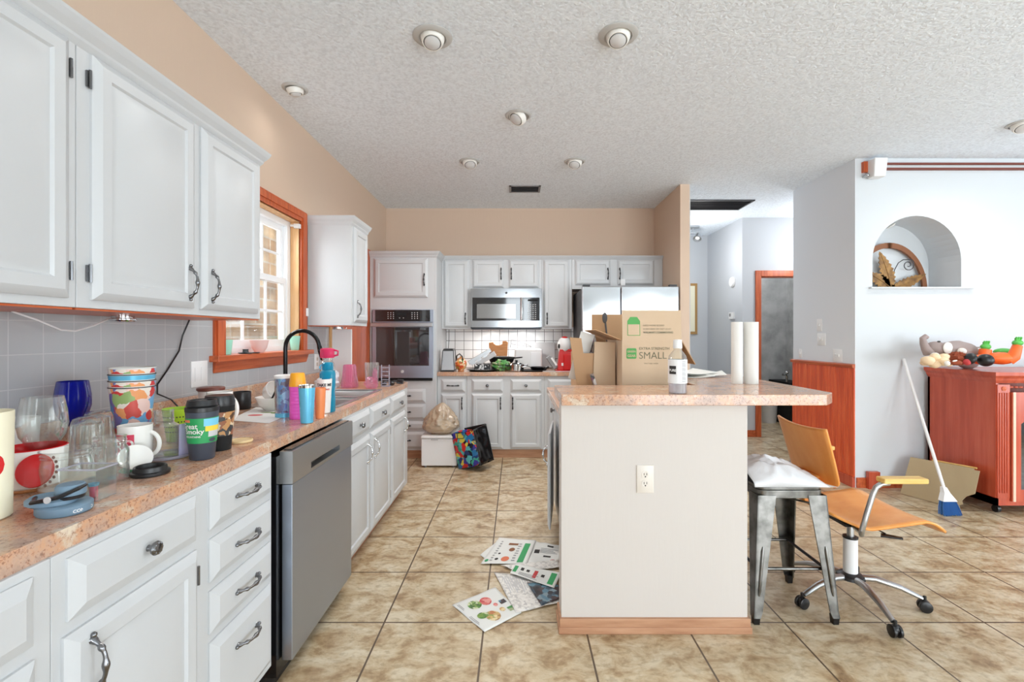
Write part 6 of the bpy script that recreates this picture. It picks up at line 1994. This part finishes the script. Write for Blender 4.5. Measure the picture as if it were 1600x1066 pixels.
MB().ell(atY(1511, 566, 3.50), (5 * s, .025, 5 * s), n=14, k=8, flat=TZ + .0005).build('red_patch', 'red_print', t)
t = thing('toy_figure', 'bright orange toy figure with green hands and black boots, lying on its back', 'toy', (atY(1560, 560, 3.62).x, 3.62, TZ))
s = 3.6 / F
def pf(px, py, dy=0):
    return atY(px, py, 3.6 + dy)
mb = MB().ell(pf(1563, 560), (22 * s, .075, 9.5 * s), n=28, k=16, disp=.06, freq=3, flat=TZ + .0005).ell(pf(1535, 562), (16 * s, .06, 8 * s), n=22, k=14, flat=TZ + .0005)
mb.tube([pf(1575, 562, -.03), pf(1584, 557, -.05), pf(1588, 546, -.05), pf(1590, 540, -.05)], [9 * s, 8 * s, 6.5 * s, 6 * s], 14)
mb.tube([pf(1540, 560, .04), pf(1539, 552, .04), pf(1540, 546, .04)], [7 * s, 8 * s, 7.5 * s], 14)
mb.build('orange_suit', 'toy_orange', t)
for px_, py_ in ((1540, 542), (1590, 536)):
    h_ = MB().ell(pf(px_, py_, .04 if px_ < 1560 else -.05), (7 * s, .03, 5 * s), n=16, k=10)
    for k in range(3):
        a = -.6 + k * .6
        c_ = pf(px_, py_, .04 if px_ < 1560 else -.05)
        h_.tube([c_ + Vector((math.sin(a) * .015, 0, .012)), c_ + Vector((math.sin(a) * .032, -.005, .032)), c_ + Vector((math.sin(a) * .028, -.012, .044))], [.010, .009, .006], 8)
    h_.build('green_hand', 'toy_green', t)
MB().ell(pf(1568, 550, .06), (14 * s, .05, 6 * s), n=20, k=10).build('green_pack', 'toy_green', t)
for px_, dx in ((1540, 0), (1515, .02)):
    MB().ell(pf(px_, 563 if dx == 0 else 561, -.11 + dx), ((10 if dx == 0 else 6.5) * s, .05, 9.5 * s), (0, 0 if dx == 0 else .5, 0), n=20, k=12, flat=TZ + .0005).build('boot', 'black_plastic', t)

# wall fittings right
plate('light_switch', 'uppermost white switch plate on the grey side wall', (2.8965, 4.50, 1.40), (0, -1, 0), (-1, 0, 0), .075, .115, 'toggle')
plate('dimmer_switch', 'switch plate with a round white dimmer knob on the grey side wall', (2.8965, 4.47, 1.265), (0, -1, 0), (-1, 0, 0), .12, .115, 'dimmer')
plate('light_switch', 'double switch plate just above the chair rail', (2.8965, 4.245, 1.12), (0, -1, 0), (-1, 0, 0), .12, .115, 'toggle2')
plate('wall_jack', 'tiny white jack plate near the hallway end of the grey side wall', (2.8965, 4.80, 1.12), (0, -1, 0), (-1, 0, 0), .05, .09, 'toggle', 'jack')
# rail and sensor box
one(MB().ob((1.185, 5.243, 1.895), (.052, .003, .07)).tube([(1.165, 5.24, 1.93), (1.152, 5.228, 1.97)], .0015, 5), 'hanging_tag', 'white_plastic', 'white tag hanging from the handle above the refrigerator', 'tag')
t = thing('wall_track', 'double brown wall track running along the top of the white wall', 'track', (4.8, WY - .02, 2.70))
for z_, h_ in ((2.755, .018), (2.712, .018)):
    MB().box(3.10, 6.58, WY - .02, WY - .001, z_, z_ + h_).build('rail', 'rail_brown', t)
MB().box(3.10, 6.58, WY - .012, WY - .001, 2.731, 2.754).build('backing', 'white_paint', t)
t = thing('wall_speaker', 'white box speaker at the top left corner of the white wall', 'speaker', (2.98, WY - .06, 2.66))
MB().frust((2.985, 3.085, WY - .10, WY - .02), 2.63, (2.985, 3.095, WY - .11, WY - .02), 2.785).build('cabinet', 'white_plastic', t, bevel=.008)
MB().box(2.95, 2.99, WY - .03, WY - .001, 2.69, 2.78).build('bracket_plate', 'orange_wood', t)
MB().ell((2.965, WY - .05, 2.655), (.016, .016, .016), n=12, k=8).tube([(2.965, WY - .05, 2.655), (2.965, WY - .002, 2.655)], .008, 8).build('swivel', 'satin_metal', t)
# niche decor
t = thing('arched_leaf_decor', 'arched wooden frame with metal palm leaves standing in the niche', 'decor', (3.4, WY + .27, nz0 + .004))
dz0 = nz0 + .0045
dcx, drx, drz = 3.40, .345, .43
yd = WY + .275
mb = MB()
def arcp(f, i, n=28):
    a = PI * i / n
    return (dcx - drx * f * math.cos(a), dz0 + drz * f * math.sin(a) if 0 < i < n else dz0)
for i in range(28):
    mb.prism([arcp(1, i), arcp(1, i + 1), (arcp(.89, i + 1)), (arcp(.89, i))], 'y', yd - .012, yd + .012)
bmesh.ops.remove_doubles(mb.bm, verts=mb.bm.verts[:], dist=1e-5)
mb.box(dcx - drx * .9, dcx + drx * .9, yd - .006, yd + .006, dz0, dz0 + .008)
mb.build('frame', 'brown_print', t)
def leaf(base_, ang, L_, W_):
    n = 18
    L1, R1 = [], []
    for i in range(n + 1):
        s_ = i / n
        wv = W_ * math.sin(PI * min(1, s_ * .92 + .08)) ** .8 * (1 - .25 * s_) * (1 + .16 * (1 if i % 2 else -1))
        bend = .12 * s_ * s_ * L_
        c_ = Vector((s_ * L_, bend))
        L1.append(c_ + Vector((0, wv)))
        R1.append(c_ - Vector((0, wv)))
    ca, sa = math.cos(ang), math.sin(ang)
    T = lambda q: (base_[0] + q.x * ca - q.y * sa, base_[1] + q.x * sa + q.y * ca)
    mb = MB()
    for i in range(n):
        mb.prism([T(L1[i]), T(L1[i + 1]), T(R1[i + 1]), T(R1[i])], 'y', yd - .022, yd - .016)
    a = [T(Vector((s_ * L_, .12 * s_ * s_ * L_))) for s_ in (0, .3, .6, .95)]
    mb.tube([(q[0], yd - .024, q[1]) for q in a], [.005, .004, .003, .002], 6)
    return mb.build('palm_leaf', 'antique_leaf', t)
lb = (3.41, dz0 + .012)
leaf(lb, math.radians(101), .35, .066)
leaf(lb, math.radians(16), .34, .05)
leaf(lb, math.radians(140), .27, .06)
sp = [(3.42 + .0, .13)]
pts = []
for i in range(10):
    a = PI * (1 - i / 12)
    pts.append((3.52 + .09 * math.cos(a), dz0 + .18 + .12 * math.sin(a)))
pts = [(3.43, yd - .018, dz0 + .12), (3.44, yd - .018, dz0 + .18), (3.475, yd - .018, dz0 + .245), (3.52, yd - .018, dz0 + .275), (3.565, yd - .018, dz0 + .275)]
for i in range(22):
    a = math.radians(60 - i * 26)
    r_ = .058 * (1 - i / 25)
    pts.append((3.565 + r_ * math.cos(a), yd - .018, dz0 + .225 + r_ * math.sin(a)))
MB().tube(pts, .0038, 6).build('scroll', 'iron', t)
t = thing('niche_light', 'small round light in the top of the arched niche', 'light', (3.32, WY + .13, 2.29))
MB().lathe([(0, 0), (.03, 0), (.04, .006), (.036, .012), (0, .012)], (3.30, WY + .12, 2.262), 20, M=Matrix.Rotation(-.6, 4, 'Y')).build('ring', 'fixture_white', t)

# ================================================================== HALLWAY
t = thing('picture_frame', 'gold-framed picture at the end of the hallway, mostly hidden', 'picture', (2.5, 7.13, 1.3))
MB().box(2.0, 2.735, 7.118, 7.149, 1.32, 2.09).build('frame', 'gold_frame', t, bevel=.004)
MB().box(2.04, 2.695, 7.113, 7.1175, 1.36, 2.05).build('picture', 'cream', t)
M = Matrix.Rotation(-PI / 2, 4, 'Y')
def wallx(px, py):
    Y = 2.897 * F / (px - CX)
    return Vector((2.8995, Y, H - (py - CY) / F * Y))
q = wallx(1145, 441)
t = thing('smoke_detector', 'round white detector high on the hallway wall', 'detector', q)
MB().lathe([(0, 0), (.07, 0), (.072, .01), (.06, .03), (0, .034)], q, 24, M=M).build('cover', 'white_plastic', t)
q = wallx(1144.5, 493.5)
t = thing('thermostat', 'small white thermostat below the round detector', 'thermostat', q)
MB().box(q.x - .025, q.x, q.y - .07, q.y + .07, q.z - .045, q.z + .045).build('case', 'white_plastic', t, bevel=.004)
MB().box(q.x - .0265, q.x - .025, q.y - .0, q.y + .05, q.z - .01, q.z + .03).build('display', 'mid_grey', t)
t = thing('track_light', 'small metal spotlight fixture on the hallway ceiling', 'light', (2.52, 6.8, CEIL - .2))
lp = atY(1086, 356, 6.55)
MB().lathe([(0, 0), (.09, 0), (.09, .022), (0, .022)], (lp.x - .03, 6.55, CEIL - .0225), 24).tube([(lp.x - .03, 6.55, CEIL - .02), (lp.x - .03, 6.55, CEIL - .10)], .012, 8).box(lp.x - .2, lp.x + .06, 6.535, 6.565, CEIL - .10, CEIL - .085).build('mount', 'satin_metal', t)
M2 = Matrix.Translation((lp.x + .03, 6.52, CEIL - .13)) @ Euler((math.radians(150), math.radians(25), 0)).to_matrix().to_4x4()
MB().lathe([(0, -.03), (.025, -.03), (.035, 0), (.05, .05), (.055, .07), (.048, .07), (.04, .05), (0, .045)], (0, 0, 0), 22, M=M2).build('spot_head', 'satin_metal', t)
MB().lathe([(0, .05), (.03, .052), (0, .06)], (0, 0, 0), 16, M=M2).build('bulb', 'bulb_lens', t)
for nm, pw, lc in (('hall_fill_deep', 9, (2.35, 6.1, CEIL - .5)), ('hall_fill_side', 12, (3.7, 5.5, CEIL - .5)), ('bathroom_fill', 9, (3.5, 6.7, CEIL - .4))):  # fill lights added to brighten hall and bathroom, away from any fixture
    ld = bpy.data.lights.new(nm, 'POINT')
    ld.energy = pw
    ld.shadow_soft_size = .08
    lo = bpy.data.objects.new(nm, ld)
    lo.location = lc
    COL.objects.link(lo)
# bathroom glimpse
t = thing('waste_bin', 'white round bin seen through the hallway door', 'bin', (3.66, 7.2, 0))
bc = Vector((3.78, 7.06, 0))
MB().lathe([(0, 0), (.098, 0), (.102, .01), (.12, .34), (.123, .345), (.114, .345), (.095, .02), (0, .02)], bc, 32).build('bin', 'white_plastic', t)
t = thing('bathroom_cabinet', 'dark cabinet with a chrome tap in the bathroom beyond the door', 'cabinet', (4.08, 7.1, 0))
MB().box(3.93, 4.19, 6.75, 7.34, 0, .62).build('body', 'matte_black', t)
MB().tube([(3.96, 6.9, .62), (3.96, 6.9, .70), (3.93, 6.88, .74), (3.88, 6.86, .73)], .018, 10).ell((3.96, 6.9, .76), (.03, .03, .025), n=14, k=8).build('tap', 'chrome', t)

# ================================================================== CEILING FIXTURES
def onc(px, py):
    Y = F * (CEIL - H) / (CY - py)
    return Vector(((px - CX) / F * Y, Y, CEIL))
def can(px, py, pw, label, ball=.055, tilt=(0, 0), R_=.092):
    q = onc(px, py)
    t = thing('recessed_light', label, 'light', (q.x, q.y, CEIL - .06), group='recessed eyeball ceiling lights')
    MB().lathe([(0, -.001), (R_, -.001), (R_, -.004), (R_ * .92, -.010), (ball + .010, -.012), (ball + .006, -.004), (0, -.002)], q, 40).build('trim_ring', 'trim_ring', t)
    if ball:
        M = Matrix.Translation(q - Z * .006) @ Euler((tilt[0], tilt[1], 0)).to_matrix().to_4x4()
        pr = [(ball * math.cos(a), -ball * math.sin(a)) for a in [math.radians(d) for d in range(0, 38, 6)]]
        pr = [(r_, z_) for r_, z_ in pr]
        zl = pr[-1][1]
        rl = pr[-1][0]
        MB().lathe(pr + [(rl - .004, zl), (rl - .006, zl + .012), (0, zl + .012)], (0, 0, 0), 36, M=M).build('eyeball', 'fixture_white', t)
        MB().lathe([(rl - .0035, zl + .002), (rl - .0075, zl + .002), (rl - .0075, zl + .011), (rl - .0035, zl + .011)], (0, 0, 0), 30, M=M).build('gap_shade', 'dark_ink', t)  # dark ring put in for the shade round the bulb
        MB().lathe([(rl - .009, zl + .010), (rl - .009, zl - .002), (rl * .5, zl - .012), (0, zl - .015)], (0, 0, 0), 30, M=M).build('bulb', 'bulb_lens', t)
    ld = bpy.data.lights.new('recessed_fill', 'SPOT')  # fill light added below the fixture, which itself is unlit
    ld.energy = CANW * pw
    ld.spot_size = math.radians(165)
    ld.spot_blend = 1
    ld.shadow_soft_size = .05
    ld.color = (1, .98, .95)
    lo = bpy.data.objects.new('recessed_fill', ld)
    lo.location = q - Z * (ball + .01)
    COL.objects.link(lo)
    return q
CANW = 19
can(676, 57, .6, 'eyeball ceiling light nearest the camera on the left', .06, (math.radians(-18), 0), .1)
can(966, 54, .8, 'eyeball ceiling light nearest the camera on the right', .06, (math.radians(-18), math.radians(6)), .1)
can(461, 138, .08, 'flat recessed ceiling light close to the window wall', .05, (math.radians(8), math.radians(-6)), .075)
can(810, 180, 1.2, 'sharply tilted eyeball light in the middle of the kitchen ceiling', .062, (math.radians(-20), math.radians(32)), .09)
can(734, 252, 1.7, 'far left of the two small ceiling lights before the ceiling vent', .064, (math.radians(-24), math.radians(-8)), .09)
can(898, 252, 1.7, 'far right of the two small ceiling lights before the ceiling vent', .064, (math.radians(-24), math.radians(8)), .09)
can(1598, 193, 1.0, 'ceiling light cut off by the right edge of the photo', .064, (math.radians(-20), math.radians(10)), .09)
q = onc(820, 295)
t = thing('ceiling_vent', 'small dark slotted vent in the kitchen ceiling', 'vent', (q.x, q.y, CEIL - .012))
vx, vy = .16, .11
mb = MB()
mb.box(q.x - vx, q.x + vx, q.y - vy, q.y - vy + .02, CEIL - .008, CEIL - .0005).box(q.x - vx, q.x + vx, q.y + vy - .02, q.y + vy, CEIL - .008, CEIL - .0005).box(q.x - vx, q.x - vx + .02, q.y - vy, q.y + vy, CEIL - .008, CEIL - .0005).box(q.x + vx - .02, q.x + vx, q.y - vy, q.y + vy, CEIL - .008, CEIL - .0005)
mb.build('frame', 'mid_grey', t)
mb = MB().box(q.x - vx + .02, q.x + vx - .02, q.y - vy + .02, q.y + vy - .02, CEIL - .002, CEIL - .0005)
for i in range(5):
    mb.ob((q.x, q.y - vy + .04 + i * .035, CEIL - .006), (vx * 2 - .042, .016, .002), (.6, 0, 0))
mb.build('louvres', 'dark_grey', t)
A, B_ = onc(1079, 326.5), onc(1190, 313)
A = onc(1079, 327)
t = thing('return_air_grille', 'large dark return-air grille in the hallway ceiling', 'vent', (2.1, 5.3, CEIL - .012))
gy0, gy1 = onc(1100, 327).y, onc(1100, 312).y
gy0, gy1 = min(gy0, gy1), max(gy0, gy1)
g0, g1 = 1.87, 2.66
mb = MB()
mb.box(g0, g1, gy0, gy0 + .02, CEIL - .012, CEIL - .0005).box(g0, g1, gy1 - .02, gy1, CEIL - .012, CEIL - .0005).box(g0, g0 + .02, gy0, gy1, CEIL - .012, CEIL - .0005).box(g1 - .02, g1, gy0, gy1, CEIL - .012, CEIL - .0005)
mb.build('frame', 'dark_grey', t)
mb = MB().box(g0 + .02, g1 - .02, gy0 + .02, gy1 - .02, CEIL - .002, CEIL - .0005)
for i in range(11):
    mb.ob(((g0 + g1) / 2, gy0 + .03 + (gy1 - gy0 - .06) * i / 10, CEIL - .008), (g1 - g0 - .042, .016, .002), (.6, 0, 0))
mb.build('louvres', 'iron', t)
